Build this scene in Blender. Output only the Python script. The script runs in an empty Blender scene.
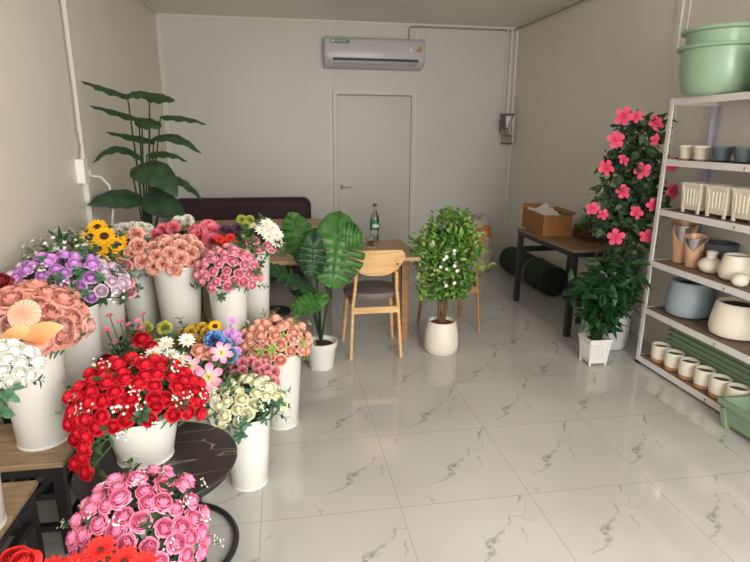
import bpy, math, random
from mathutils import Vector, Matrix, Quaternion
PI = math.pi
random.seed(7)
S = bpy.context.scene
COL = S.collection

# ------------------------------------------------------------------ camera
H = 1.5737
yaw, pitch, roll = math.radians(9.4463), math.radians(14.6905), math.radians(.3498)
fw = Vector((math.sin(yaw)*math.cos(pitch), math.cos(yaw)*math.cos(pitch), -math.sin(pitch)))
rt = Vector((math.cos(yaw), -math.sin(yaw), 0)); up = rt.cross(fw)
rt2 = math.cos(roll)*rt + math.sin(roll)*up; up2 = -math.sin(roll)*rt + math.cos(roll)*up
cd = bpy.data.cameras.new('camera'); cam = bpy.data.objects.new('camera', cd); COL.objects.link(cam)
m = Matrix((rt2, up2, -fw)).transposed().to_4x4(); m.translation = (0, 0, H)
cam.matrix_world = m
cd.sensor_fit = 'HORIZONTAL'; cd.sensor_width = 36; cd.lens = 552.7/750*36
cd.clip_start = .02; S.camera = cam

# ------------------------------------------------------------------ world, light, exposure
w = bpy.data.worlds.new('daylight'); S.world = w; w.use_nodes = True
bg = w.node_tree.nodes['Background']
bg.inputs['Color'].default_value = (1.0, .975, .93, 1); bg.inputs['Strength'].default_value = 2.3
def area(name, loc, target, sx, sy, power, col):
    l = bpy.data.lights.new(name, 'AREA'); l.shape = 'RECTANGLE'; l.size = sx; l.size_y = sy
    l.energy = power; l.color = col
    o = bpy.data.objects.new(name, l); COL.objects.link(o); o.location = loc
    o.rotation_euler = (Vector(target)-Vector(loc)).to_track_quat('-Z', 'Y').to_euler()
    return o
area('shopfront_daylight', (1.5, -1.3, 2.0), (-1.2, 3.3, 1.1), 2.0, 1.8, 130, (1, .97, .93))
S.view_settings.view_transform = 'Standard'; S.view_settings.look = 'None'
S.view_settings.gamma = 1; S.view_settings.exposure = .37

# ------------------------------------------------------------------ materials
def lin(c):
    return tuple(((v/255)/12.92 if v/255 <= .04045 else ((v/255+.055)/1.055)**2.4) for v in c)
def newmat(name):
    m = bpy.data.materials.new(name); m.use_nodes = True
    return m, m.node_tree, m.node_tree.nodes['Principled BSDF']
def ramp(nt, fac, stops):
    r = nt.nodes.new('ShaderNodeValToRGB'); e = r.color_ramp.elements
    e[0].position = stops[0][0]; e[0].color = (*stops[0][1], 1)
    e[1].position = stops[-1][0]; e[1].color = (*stops[-1][1], 1)
    for p, c in stops[1:-1]:
        k = e.new(p); k.color = (*c, 1)
    nt.links.new(fac, r.inputs[0]); return r
def plain(name, rgb, rough=.5, var=.06, scale=14, metal=0, bump=0, spec=.5):
    m, nt, b = newmat(name)
    c = lin(rgb); tc = nt.nodes.new('ShaderNodeTexCoord')
    n = nt.nodes.new('ShaderNodeTexNoise'); n.inputs['Scale'].default_value = scale; n.inputs['Detail'].default_value = 4
    nt.links.new(tc.outputs['Object'], n.inputs['Vector'])
    r = ramp(nt, n.outputs['Fac'], [(.3, tuple(v*(1-var) for v in c)), (.7, tuple(min(1, v*(1+var)) for v in c))])
    nt.links.new(r.outputs[0], b.inputs['Base Color'])
    b.inputs['Roughness'].default_value = rough; b.inputs['Metallic'].default_value = metal
    b.inputs['Specular IOR Level'].default_value = spec
    if bump:
        bp = nt.nodes.new('ShaderNodeBump'); bp.inputs['Strength'].default_value = bump; bp.inputs['Distance'].default_value = .01
        nt.links.new(n.outputs['Fac'], bp.inputs['Height']); nt.links.new(bp.outputs[0], b.inputs['Normal'])
    return m
def petal(name, a, b_, mid=None, rough=.65):
    m, nt, b = newmat(name)
    at = nt.nodes.new('ShaderNodeAttribute'); at.attribute_name = 't'
    st = [(0, lin(a)), (1, lin(b_))] if mid is None else [(0, lin(a)), (.5, lin(mid)), (1, lin(b_))]
    r = ramp(nt, at.outputs['Fac'], st)
    nt.links.new(r.outputs[0], b.inputs['Base Color'])
    b.inputs['Roughness'].default_value = rough; b.inputs['Specular IOR Level'].default_value = .25
    return m
def leafmat(name, a, b_, rough=.45, trans=0):
    m, nt, b = newmat(name)
    tc = nt.nodes.new('ShaderNodeTexCoord'); n = nt.nodes.new('ShaderNodeTexNoise'); n.inputs['Scale'].default_value = 18
    nt.links.new(tc.outputs['Object'], n.inputs['Vector'])
    r = ramp(nt, n.outputs['Fac'], [(.35, lin(a)), (.65, lin(b_))])
    nt.links.new(r.outputs[0], b.inputs['Base Color']); b.inputs['Roughness'].default_value = rough
    b.inputs['Specular IOR Level'].default_value = .3
    return m
def wood(name, a, b_, rough=.5, sc=(3, 30, 30)):
    m, nt, b = newmat(name)
    tc = nt.nodes.new('ShaderNodeTexCoord'); mp = nt.nodes.new('ShaderNodeMapping'); mp.inputs['Scale'].default_value = sc
    n = nt.nodes.new('ShaderNodeTexNoise'); n.inputs['Scale'].default_value = 1.5; n.inputs['Detail'].default_value = 6; n.inputs['Distortion'].default_value = .6
    nt.links.new(tc.outputs['Object'], mp.inputs[0]); nt.links.new(mp.outputs[0], n.inputs['Vector'])
    r = ramp(nt, n.outputs['Fac'], [(.3, lin(a)), (.7, lin(b_))])
    nt.links.new(r.outputs[0], b.inputs['Base Color']); b.inputs['Roughness'].default_value = rough
    return m
def mth(nt, op, a, b=None, clamp=False):
    n = nt.nodes.new('ShaderNodeMath'); n.operation = op; n.use_clamp = clamp
    for i, v in enumerate((a, b)):
        if v is None: continue
        if isinstance(v, (int, float)): n.inputs[i].default_value = v
        else: nt.links.new(v, n.inputs[i])
    return n.outputs[0]
def floor_mat():
    m, nt, b = newmat('polished_marble_tile')
    tc = nt.nodes.new('ShaderNodeTexCoord'); sp = nt.nodes.new('ShaderNodeSeparateXYZ'); nt.links.new(tc.outputs['Object'], sp.inputs[0])
    fx = mth(nt, 'FRACT', mth(nt, 'DIVIDE', mth(nt, 'SUBTRACT', sp.outputs[0], .46-6), .6))
    fy = mth(nt, 'FRACT', mth(nt, 'DIVIDE', mth(nt, 'SUBTRACT', sp.outputs[1], 2.045-6), .6))
    ex = mth(nt, 'MINIMUM', fx, mth(nt, 'SUBTRACT', 1, fx)); ey = mth(nt, 'MINIMUM', fy, mth(nt, 'SUBTRACT', 1, fy))
    joint = mth(nt, 'LESS_THAN', mth(nt, 'MINIMUM', ex, ey), .0024)
    ix = mth(nt, 'FLOOR', mth(nt, 'DIVIDE', mth(nt, 'SUBTRACT', sp.outputs[0], .46-6), .6))
    iy = mth(nt, 'FLOOR', mth(nt, 'DIVIDE', mth(nt, 'SUBTRACT', sp.outputs[1], 2.045-6), .6))
    cb = nt.nodes.new('ShaderNodeCombineXYZ')
    nt.links.new(mth(nt, 'ADD', fx, mth(nt, 'MULTIPLY', ix, .171)), cb.inputs[0])
    nt.links.new(mth(nt, 'ADD', fy, mth(nt, 'MULTIPLY', iy, .113)), cb.inputs[1])
    m0 = nt.nodes.new('ShaderNodeMapping'); m0.inputs['Rotation'].default_value = (0, 0, -.95)
    mp = nt.nodes.new('ShaderNodeMapping'); mp.inputs['Scale'].default_value = (.45, 1.5, 1)
    nt.links.new(cb.outputs[0], m0.inputs[0]); nt.links.new(m0.outputs[0], mp.inputs[0])
    def veins(ang, freq, off, amp, nsc, wdt, mlo, mhi):
        r = nt.nodes.new('ShaderNodeMapping'); r.inputs['Rotation'].default_value = (0, 0, ang); r.inputs['Location'].default_value = (off, off*1.7, 0)
        nt.links.new(cb.outputs[0], r.inputs[0])
        n = nt.nodes.new('ShaderNodeTexNoise'); n.inputs['Scale'].default_value = nsc; n.inputs['Detail'].default_value = 6; n.inputs['Roughness'].default_value = .55
        nt.links.new(r.outputs[0], n.inputs['Vector'])
        q = nt.nodes.new('ShaderNodeSeparateXYZ'); nt.links.new(r.outputs[0], q.inputs[0])
        c = mth(nt, 'ADD', mth(nt, 'MULTIPLY', q.outputs[1], freq), mth(nt, 'MULTIPLY', mth(nt, 'SUBTRACT', n.outputs['Fac'], .5), amp))
        d = mth(nt, 'ABSOLUTE', mth(nt, 'SUBTRACT', mth(nt, 'FRACT', mth(nt, 'ADD', c, 20)), .5))
        k = nt.nodes.new('ShaderNodeTexNoise'); k.inputs['Scale'].default_value = 3.2; k.inputs['Detail'].default_value = 2
        ad = nt.nodes.new('ShaderNodeVectorMath'); ad.inputs[1].default_value = (5.5, 2.2, 0); nt.links.new(r.outputs[0], ad.inputs[0]); nt.links.new(ad.outputs[0], k.inputs['Vector'])
        mr = nt.nodes.new('ShaderNodeMapRange'); mr.inputs[1].default_value = mlo; mr.inputs[2].default_value = mhi; nt.links.new(k.outputs['Fac'], mr.inputs[0])
        v = mth(nt, 'SUBTRACT', 1, mth(nt, 'DIVIDE', d, mth(nt, 'MULTIPLY', mth(nt, 'ADD', mr.outputs[0], .25), wdt)), True)
        return mth(nt, 'MULTIPLY', v, mr.outputs[0])
    v = mth(nt, 'ADD', veins(-.95, 1.25, .3, .95, 1.9, .022, .44, .60), mth(nt, 'ADD', mth(nt, 'MULTIPLY', veins(-1.35, 1.4, 1.9, .8, 2.4, .016, .48, .62), .8), mth(nt, 'MULTIPLY', veins(-.35, 1.1, 4.1, .8, 2.2, .014, .50, .64), .6)), True)
    cl = nt.nodes.new('ShaderNodeTexNoise'); cl.inputs['Scale'].default_value = 1.7; nt.links.new(tc.outputs['Object'], cl.inputs['Vector'])
    base = ramp(nt, cl.outputs['Fac'], [(.35, lin((184, 182, 177))), (.65, lin((194, 192, 187)))])
    mx = nt.nodes.new('ShaderNodeMix'); mx.data_type = 'RGBA'; nt.links.new(mth(nt, 'MULTIPLY', v, .6), mx.inputs[0])
    nt.links.new(base.outputs[0], mx.inputs[6]); mx.inputs[7].default_value = (*lin((105, 104, 106)), 1)
    m2 = nt.nodes.new('ShaderNodeMix'); m2.data_type = 'RGBA'; nt.links.new(joint, m2.inputs[0])
    nt.links.new(mx.outputs[2], m2.inputs[6]); m2.inputs[7].default_value = (*lin((150, 147, 140)), 1)
    nt.links.new(m2.outputs[2], b.inputs['Base Color'])
    b.inputs['Roughness'].default_value = .07; b.inputs['Specular IOR Level'].default_value = .6
    return m
def marble_black():
    m, nt, b = newmat('black_marble')
    tc = nt.nodes.new('ShaderNodeTexCoord'); mp = nt.nodes.new('ShaderNodeMapping'); mp.inputs['Scale'].default_value = (2.2, 6.5, 1); mp.inputs['Rotation'].default_value = (0, 0, .95)
    nt.links.new(tc.outputs['Object'], mp.inputs[0])
    n = nt.nodes.new('ShaderNodeTexNoise'); n.inputs['Scale'].default_value = .9; n.inputs['Detail'].default_value = 3; n.inputs['Distortion'].default_value = .3
    nt.links.new(mp.outputs[0], n.inputs['Vector'])
    v = mth(nt, 'SUBTRACT', 1, mth(nt, 'DIVIDE', mth(nt, 'ABSOLUTE', mth(nt, 'SUBTRACT', n.outputs['Fac'], .52)), .006), True)
    r = ramp(nt, v, [(0, lin((46, 41, 42))), (1, lin((150, 140, 130)))])
    nt.links.new(r.outputs[0], b.inputs['Base Color']); b.inputs['Roughness'].default_value = .4
    return m
def glass(name, col, rough=.05, tr=1):
    m, nt, b = newmat(name); b.inputs['Base Color'].default_value = (*lin(col), 1)
    b.inputs['Transmission Weight'].default_value = tr; b.inputs['Roughness'].default_value = rough; b.inputs['IOR'].default_value = 1.3
    return m
M = dict(
    wall=plain('painted_panel_wall', (226, 220, 210), .38, .025, 1.3), wall_back=plain('painted_back_panel', (208, 206, 200), .4, .03, 1.1),
    ceil=plain('ceiling_panel', (228, 222, 213), .28, .02, 1), trim=plain('white_trim', (222, 218, 208), .4, .03),
    seam=plain('grey_seam', (150, 147, 140), .6), door=plain('door_panel', (203, 200, 192), .4, .02, 2),
    floor=floor_mat(), bucket=plain('white_bucket_plastic', (222, 221, 214), .3, .015, 6), bucket_in=plain('bucket_inside', (200, 198, 190), .5),
    black_metal=plain('black_metal', (36, 34, 35), .4, .1, 20), bench_wood=wood('bench_wood', (132, 108, 82), (172, 146, 114)),
    marble=marble_black(), chair_wood=wood('pale_chair_wood', (205, 160, 106), (232, 192, 138), .45, (4, 4, 22)),
    dchair_wood=wood('brown_chair_wood', (150, 106, 66), (180, 134, 88), .5, (4, 4, 22)),
    seat=plain('grey_seat_leather', (116, 107, 102), .5), table_wood=wood('oak_table_top', (160, 124, 88), (192, 154, 114), .4),
    dtable=wood('walnut_table_top', (110, 86, 60), (146, 116, 84), .4, (22, 2, 22)), sofa=plain('maroon_upholstery', (58, 34, 42), .7, .1, 40, bump=.1),
    ac=plain('air_con_plastic', (205, 202, 205), .3, .01), ac_dark=plain('air_con_slot', (60, 60, 66), .6), ac_mid=plain('air_con_louvre', (160, 160, 166), .4),
    green_label=plain('green_label', (36, 116, 78), .4), white=plain('white_plastic', (240, 240, 236), .35, .01), yellow=plain('yellow_sticker', (204, 190, 150), .5),
    red_s=plain('red_print', (150, 110, 70), .5), soil=plain('dark_soil', (78, 50, 38), .9, .3, 60, bump=.5), redsoil=plain('brown_soil', (118, 62, 44), .9, .2, 60, bump=.4),
    pot_cream=plain('cream_ceramic', (226, 220, 206), .45, .02), pot_white=plain('white_pot', (228, 227, 222), .35, .02),
    tub=plain('pale_grey_tub', (196, 196, 196), .45, .03), stem=plain('flower_stem', (70, 104, 50), .6, .15), bark=plain('brown_bark', (110, 82, 62), .8, .25, 40, bump=.4),
    stem_dark=plain('dark_stem', (40, 62, 40), .6, .1), leaf=leafmat('rose_leaf', (56, 84, 50), (88, 118, 74)), leaf_teal=leafmat('cool_green_leaf', (50, 92, 66), (88, 128, 98)),
    leaf_dark=leafmat('dark_leaf', (28, 54, 36), (44, 80, 48), .4), leaf_bop=leafmat('paddle_leaf', (40, 62, 44), (54, 82, 54), .4),
    leaf_mon=leafmat('monstera_leaf', (50, 92, 42), (72, 118, 54), .35), leaf_mon2=leafmat('dark_shaded_monstera_leaf', (34, 62, 38), (46, 78, 46), .35),  # second monstera green is darker, with the middle leaf's half shade painted in
    leaf_f1=leafmat('ficus_leaf', (62, 112, 46), (118, 160, 68), .4), leaf_f2=leafmat('pale_ficus_leaf', (132, 160, 78), (172, 188, 108), .4),
    leaf_hib=leafmat('hibiscus_leaf', (44, 62, 44), (70, 92, 62), .45), leaf_bush=leafmat('bush_leaf', (24, 52, 30), (42, 82, 44), .35),
    hib=petal('pink_hibiscus', (192, 40, 80), (224, 88, 116)), cardboard=plain('cardboard', (156, 106, 58), .8, .06, 30), paper=plain('white_paper', (222, 220, 215), .7, .03),
    crate=wood('dark_crate_wood', (72, 42, 30), (104, 62, 42)), sack=plain('clear_plastic_sack', (196, 186, 172), .35, .12, 9, bump=.6), orange=plain('orange_filling', (205, 130, 50), .7, .2, 30, bump=.5),
    turf=plain('green_turf_backing', (32, 50, 30), .9, .3, 120, bump=.5), turf_end=plain('rolled_turf_end', (24, 28, 22), .9, .3, 60, bump=.5), strap=plain('grey_strap', (120, 124, 112), .6),
    shelf_white=plain('white_shelf_steel', (224, 220, 218), .4, .02), board=wood('brown_shelf_board', (112, 92, 78), (132, 110, 92), .6), zinc=plain('grey_shelf_steel', (176, 176, 188), .4, .03),
    green_pot=plain('pale_green_plastic', (152, 180, 152), .3, .03, 4), green_tray=plain('sage_green_plastic', (134, 156, 128), .4, .03, 5), green_in=plain('dark_green_glaze', (42, 66, 40), .5),
    blue_pot=plain('blue_grey_ceramic', (150, 164, 172), .45, .03), grey_pot=plain('slate_grey_plastic', (92, 104, 108), .5, .05), dark_pot=plain('charcoal_ceramic', (74, 76, 82), .5, .05),
    lblue=plain('pale_blue_plastic', (176, 196, 206), .4), ivory=plain('ivory_plastic', (232, 224, 206), .4, .02), copper=plain('copper_lacquer', (232, 186, 152), .35, .03, 8, .25),
    silver=plain('silver_lacquer', (190, 186, 184), .22, .08, 8, .85), cup_wood=wood('saucer_wood', (176, 124, 76), (200, 150, 98)), glassm=glass('clear_plastic', (235, 240, 240)),
    candy=plain('brown_sweets', (140, 84, 50), .4, .4, 60), cap=plain('dark_bottle_cap', (60, 70, 62), .5), elec=plain('electrical_dark', (104, 106, 98), .6, .35, 60), cable=plain('white_cable', (224, 222, 214), .4),
    greycable=plain('grey_cable', (150, 148, 142), .5), rubber=plain('black_rubber', (34, 32, 32), .6), ficusflower=plain('white_blossom', (235, 235, 226), .6),
    outside=plain('outdoor_paving', (170, 166, 158), .8),
    p_red=petal('red_petal', (196, 16, 34), (224, 36, 54)), p_red2=petal('bright_red_petal', (186, 18, 24), (232, 58, 52)), p_pink=petal('pink_petal', (226, 104, 148), (247, 158, 188)),
    p_cream=petal('cream_petal', (238, 232, 172), (248, 246, 222)), p_peach=petal('peach_petal', (244, 162, 136), (252, 202, 180)), p_pale=petal('candy_pink_petal', (228, 96, 128), (252, 188, 200)),
    p_coral=petal('coral_petal', (250, 168, 150), (254, 204, 184)), p_hot=petal('hot_pink_petal', (238, 92, 122), (250, 146, 162)), p_purple=petal('lilac_petal', (198, 124, 208), (230, 172, 236)),
    p_mauve=petal('pale_mauve_petal', (214, 184, 206), (234, 212, 226)), p_dusty=petal('dusty_rose_petal', (196, 122, 108), (228, 162, 146)), p_dusty2=petal('dusty_mauve_petal', (200, 138, 128), (226, 176, 164)),
    p_fan=petal('pale_yellow_fan', (228, 160, 104), (240, 208, 156)), p_fanp=petal('peach_fan', (226, 144, 118), (246, 186, 160)), p_sun=petal('sunflower_petal', (240, 160, 10), (252, 200, 40)),
    p_white=petal('white_petal', (240, 240, 226), (248, 247, 240)), p_mum=petal('ivory_mum_petal', (228, 224, 196), (246, 243, 230)), p_lily=petal('pink_lily_petal', (248, 220, 130), (232, 112, 160), (246, 186, 204)),
    p_blue=petal('blue_petal', (30, 76, 172), (150, 190, 238), (46, 104, 200)), p_ylw=petal('ochre_petal', (212, 150, 40), (238, 200, 90)), p_olive=petal('olive_petal', (150, 160, 60), (196, 200, 100)),
    p_rasp=petal('pale_raspberry_petal', (240, 128, 146), (250, 176, 184)), p_choc=plain('sunflower_eye', (70, 40, 22), .9, .3, 80), p_yeye=plain('yellow_eye', (228, 190, 50), .8), p_dark=petal('dusky_petal', (70, 50, 70), (120, 90, 110)),
    p_maroon=petal('maroon_petal', (112, 20, 34), (160, 44, 56)),
)

# ------------------------------------------------------------------ mesh helpers
class MB:
    def __init__(s): s.v = []; s.f = []; s.m = []; s.t = []
    def add(s, vs, fs, mi=0, t=None):
        o = len(s.v); s.v += [tuple(v) for v in vs]; s.t += (t if t else [0]*len(vs))
        s.f += [tuple(o+i for i in f) for f in fs]; s.m += [mi]*len(fs); return s
    def box(s, x0, x1, y0, y1, z0, z1, mi=0, mat=None):
        v = [Vector(p) for p in ((x0,y0,z0),(x1,y0,z0),(x1,y1,z0),(x0,y1,z0),(x0,y0,z1),(x1,y0,z1),(x1,y1,z1),(x0,y1,z1))]
        if mat: v = [mat @ p for p in v]
        return s.add(v, [(3,2,1,0),(4,5,6,7),(0,1,5,4),(1,2,6,5),(2,3,7,6),(3,0,4,7)], mi)
    def bar(s, a, b, wx, wy, mi=0, wx2=None, wy2=None):
        a = Vector(a); b = Vector(b); d = (b-a).normalized()
        r = Vector((1,0,0)) if abs(d.x) < .9 else Vector((0,1,0)); y = d.cross(r).normalized(); x = y.cross(d)
        wx2 = wx2 or wx; wy2 = wy2 or wy
        v = []
        for p, ww, hh in ((a, wx, wy), (b, wx2, wy2)):
            v += [p-x*ww/2-y*hh/2, p+x*ww/2-y*hh/2, p+x*ww/2+y*hh/2, p-x*ww/2+y*hh/2]
        return s.add(v, [(3,2,1,0),(4,5,6,7),(0,1,5,4),(1,2,6,5),(2,3,7,6),(3,0,4,7)], mi)
    def tube(s, pts, r, n=8, mi=0, closed=False, r2=None):
        pts = [Vector(p) for p in pts]; k = len(pts); vs = []; prev = None
        for i, p in enumerate(pts):
            if closed: d = pts[(i+1) % k]-pts[i-1]
            else: d = pts[min(i+1, k-1)]-pts[max(i-1, 0)]
            d.normalize()
            if prev is None: a = d.orthogonal().normalized()
            else: a = (prev - d*prev.dot(d)).normalized()
            prev = a; b = d.cross(a)
            rr = r if r2 is None else r+(r2-r)*i/(k-1)
            vs += [p+(a*math.cos(2*PI*j/n)+b*math.sin(2*PI*j/n))*rr for j in range(n)]
        fs = []
        for i in range(k if closed else k-1):
            for j in range(n):
                fs.append((i*n+j, i*n+(j+1) % n, ((i+1) % k)*n+(j+1) % n, ((i+1) % k)*n+j))
        if not closed: fs += [tuple(range(n-1, -1, -1)), tuple((k-1)*n+j for j in range(n))]
        return s.add(vs, fs, mi)
    def lathe(s, prof, n=40, mi=0, cx=0, cy=0, cz=0, ripple=0, nr=0, cap=True):
        vs = []
        for (r, z) in prof:
            for j in range(n):
                a = 2*PI*j/n; rr = r*(1+ripple*math.cos(nr*a)) if r > .01 else r
                vs.append((cx+rr*math.cos(a), cy+rr*math.sin(a), cz+z))
        fs = [(i*n+j, i*n+(j+1) % n, (i+1)*n+(j+1) % n, (i+1)*n+j) for i in range(len(prof)-1) for j in range(n)]
        if cap: fs += [tuple(range(n-1, -1, -1)), tuple((len(prof)-1)*n+j for j in range(n))]
        return s.add(vs, fs, mi)
    def prism(s, poly, x0, x1, mi=0):      # poly in (y,z), extruded along x
        n = len(poly); vs = [(x0, y, z) for y, z in poly]+[(x1, y, z) for y, z in poly]
        fs = [tuple(range(n)), tuple(range(2*n-1, n-1, -1))]+[(i, n+i, n+(i+1) % n, (i+1) % n) for i in range(n)]
        return s.add(vs, fs, mi)
    def leaf(s, base, d, nrm, L, W, droop=.2, mi=0, fold=.15, n=5, shape=.8, blunt=False):
        base = Vector(base); d = Vector(d).normalized(); nrm = Vector(nrm); nrm = (nrm-d*nrm.dot(d))
        nrm = nrm.normalized() if nrm.length > 1e-4 else d.orthogonal().normalized()
        sd = d.cross(nrm); vs = []
        for i in range(n+1):
            u = i/n; wv = W*.5*math.sin(PI*min(1, u**shape))**.8 if 0 < u < 1 else W*.02
            if blunt: wv = W*.5*max(.06, u)**.7*max(.02, 1-u**5)**.5
            c = base+d*L*u-nrm*droop*L*u*u
            vs += [c-sd*wv+nrm*fold*wv, c, c+sd*wv+nrm*fold*wv]
        fs = []
        for i in range(n):
            a = i*3; fs += [(a, a+1, a+4, a+3), (a+1, a+2, a+5, a+4)]
        return s.add(vs, fs, mi, [i/n for i in range(n+1) for _ in range(3)])
    def mesh(s, name, mats, smooth=True, sharp=40):
        me = bpy.data.meshes.new(name); me.from_pydata(s.v, [], s.f)
        for mt in (mats if isinstance(mats, (list, tuple)) else [mats]): me.materials.append(M[mt] if isinstance(mt, str) else mt)
        me.polygons.foreach_set('material_index', s.m); me.update()
        at = me.attributes.new('t', 'FLOAT', 'POINT'); at.data.foreach_set('value', s.t)
        if smooth:
            me.polygons.foreach_set('use_smooth', [True]*len(me.polygons))
            if sharp: me.set_sharp_from_angle(angle=math.radians(sharp))
        return me
    def obj(s, name, mats, parent=None, smooth=True, sharp=40, loc=None):
        o = bpy.data.objects.new(name, s.mesh(name, mats, smooth, sharp)); COL.objects.link(o)
        if parent: o.parent = parent
        if loc: o.location = loc
        return o
def place(name, me, parent=None, loc=(0,0,0), rot=None, scale=None):
    o = bpy.data.objects.new(name, me); COL.objects.link(o); o.parent = parent; o.location = loc
    if rot is not None:
        o.rotation_mode = 'QUATERNION'; o.rotation_quaternion = rot
    if scale is not None: o.scale = scale if hasattr(scale, '__len__') else (scale,)*3
    return o
def tag(o, label, cat, group=None):
    o['label'] = label; o['category'] = cat
    if group: o['group'] = group
    return o
def thing(name, label, cat, loc=(0,0,0), rz=0, group=None):
    o = bpy.data.objects.new(name, None); COL.objects.link(o); o.location = loc; o.rotation_euler = (0,0,rz)
    o.empty_display_size = .05
    return tag(o, label, cat, group)
def struct(name, mb, mats, parent=None, smooth=False):
    o = mb.obj(name, mats, parent, smooth)
    if not parent: o['kind'] = 'structure'
    return o
def copy_thing(root, loc, rz, label, group=None):
    r = root.copy(); COL.objects.link(r); r.location = loc; r.rotation_euler = (0,0,rz); r['label'] = label
    if group: r['group'] = group
    for ch in list(root.children):
        c = ch.copy(); COL.objects.link(c); c.parent = r
        for g in list(ch.children):
            d = g.copy(); COL.objects.link(d); d.parent = c
    return r

# ------------------------------------------------------------------ room shell
XL, XR, YB, ZC = -1.29, 2.85, 6.80, 2.838
Y0 = -.6
struct('floor', MB().box(XL-.1, XR+.1, Y0, YB+.1, -.06, 0), 'floor')
struct('trim_1', MB().box(-6, 7, -7, Y0, -.06, -.01), 'outside')
bpy.data.objects['trim_1'].name = 'ground'; 
struct('wall_left', MB().box(XL-.1, XL, Y0, YB+.1, 0, ZC), 'wall')
struct('wall_right', MB().box(XR, XR+.1, Y0, YB+.1, 0, ZC), 'wall')
struct('wall_back', MB().box(XL, XR, YB, YB+.1, 0, ZC), 'wall_back')
struct('ceiling', MB().box(XL-.1, XR+.1, Y0, YB+.1, ZC, ZC+.08), 'ceil')
struct('wall_front', MB().box(2.2, XR+.1, Y0-.1, Y0, 0, ZC).box(XL-.1, 2.2, Y0-.1, Y0, 2.55, ZC), 'wall')
# panel joints, corner trims
struct('trim_1', MB().box(XL+.002, XL+.025, YB-.03, YB, 0, ZC).box(XL, XL+.05, YB-.012, YB-.002, 0, ZC), 'trim')
struct('trim_2', MB().box(XR-.03, XR, YB-.03, YB, 0, ZC-.001), 'trim')
struct('trim_3', MB().box(XL, XR, YB-.02, YB, ZC-.02, ZC), 'trim')
struct('trim_4', MB().box(XR-.022, XR, Y0, YB, ZC-.022, ZC).box(XR-.04, XR-.03, Y0, YB, ZC-.008, ZC), 'trim')
struct('trim_5', MB().box(XL, XL+.022, Y0, YB, ZC-.022, ZC), 'trim')
struct('trim_6', MB().box(.578, .598, YB-.006, YB, 0, ZC), 'trim')
struct('trim_7', MB().box(1.598, 1.616, YB-.006, YB, 0, ZC), 'trim')
struct('trim_8', MB().box(XR-.02, XR, 3.86, 3.91, 0, ZC).box(XR-.006, XR, 3.80, 3.86, 0, ZC), 'trim')
struct('trim_9', MB().box(XL, XL+.03, 3.93, 3.985, 0, ZC).box(XL, XL+.012, 3.985, 4.05, 0, ZC), 'trim')
struct('baseboard_back', MB().box(XL, .60, YB-.012, YB, 0, .06).box(1.6, XR, YB-.012, YB, 0, .06), 'trim')
# door
d = bpy.data.objects.new('door_1', None); COL.objects.link(d); d.location = (1.1, YB, 0); d['kind'] = 'structure'
MB().box(-.435, .455, -.012, -.002, 0, 2.03).obj('door_leaf', 'door', d, False)
MB().box(-.485, -.44, -.03, -.001, 0, 2.09).box(.46, .495, -.03, -.001, 0, 2.09).box(-.44, .46, -.03, -.001, 2.045, 2.09).obj('door_frame', 'wall_back', d, False)
MB().box(-.44, -.435, -.006, -.001, 0, 2.03).box(.455, .46, -.006, -.001, 0, 2.03).box(-.435, .455, -.012, -.001, 2.03, 2.045).obj('door_gap', 'seam', d, False)
MB().tube([(-.39, -.012, .97), (-.39, -.05, .97), (-.28, -.05, .97)], .008).box(-.405, -.375, -.018, -.01, .94, 1.0).obj('door_handle', 'greycable', d)

# ------------------------------------------------------------------ air conditioner
ac = thing('air_conditioner', 'white split air conditioner mounted high on the back wall above the door', 'air conditioner', (1.09, YB-.001, 2.32))
prof = [(0, .02), (0, .32), (-.12, .33), (-.17, .32), (-.20, .28), (-.21, .12), (-.19, .06), (-.12, .01), (-.04, 0)]
b = MB(); n = len(prof); xs = [(-.575, .93), (-.56, .985), (-.54, 1), (.54, 1), (.56, .985), (.575, .93)]; vs = []
for x, k in xs: vs += [(x, y*k, .165+(z-.165)*k) for y, z in prof]
fs = [(i*n+j, i*n+(j+1) % n, (i+1)*n+(j+1) % n, (i+1)*n+j) for i in range(len(xs)-1) for j in range(n)]+[tuple(range(n)), tuple(range(6*n-1, 5*n-1, -1))]
b.add(vs, fs).obj('casing', 'ac', ac, sharp=50)
MB().box(-.48, .49, -.214, -.17, .068, .10).obj('outlet_slot', 'ac_dark', ac, False)
MB().box(-.47, .47, -.219, -.19, .040, .074).obj('louvre', 'ac_mid', ac, False)
b = MB()
for x in (-.24, .06, .34): b.box(x-.02, x+.02, -.222, -.2, .078, .1)
b.obj('louvre_clip', 'ac_dark', ac, False)
MB().box(-.51, -.30, -.212, -.204, .255, .293).obj('brand_label', 'green_label', ac, False)
b = MB().box(-.50, -.475, -.2145, -.2105, .264, .286)
for i, x in enumerate((-.465, -.447, -.43, -.41, -.392, -.374, -.356, -.338)):
    b.box(x, x+.004, -.2145, -.2105, .266, .284)
    if i % 2: b.box(x, x+.011, -.2145, -.2105, .280, .284)
    else: b.box(x, x+.011, -.2145, -.2105, .273, .277)
b.obj('label_lettering', 'white', ac, False)
MB().box(.47, .535, -.213, -.205, .17, .26).obj('energy_sticker', 'yellow', ac, False)
MB().box(.48, .50, -.215, -.21, .185, .215).box(.505, .525, -.215, -.21, .19, .24).obj('sticker_print', 'red_s', ac, False)
MB().tube([(.405, -.205, .20), (.405, -.214, .20)], .017, 14).obj('indicator', 'white', ac)
tag(MB().tube([(1.51, YB-.012, 2.66), (1.51, YB-.012, ZC-.06), (1.54, YB-.012, ZC-.035), (2.7, YB-.012, ZC-.035), (2.79, YB-.012, ZC-.05)], .009, 8).obj('air_conditioner_pipe', 'greycable'), 'thin white pipe from the air conditioner along the ceiling to the corner', 'pipe')

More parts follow.
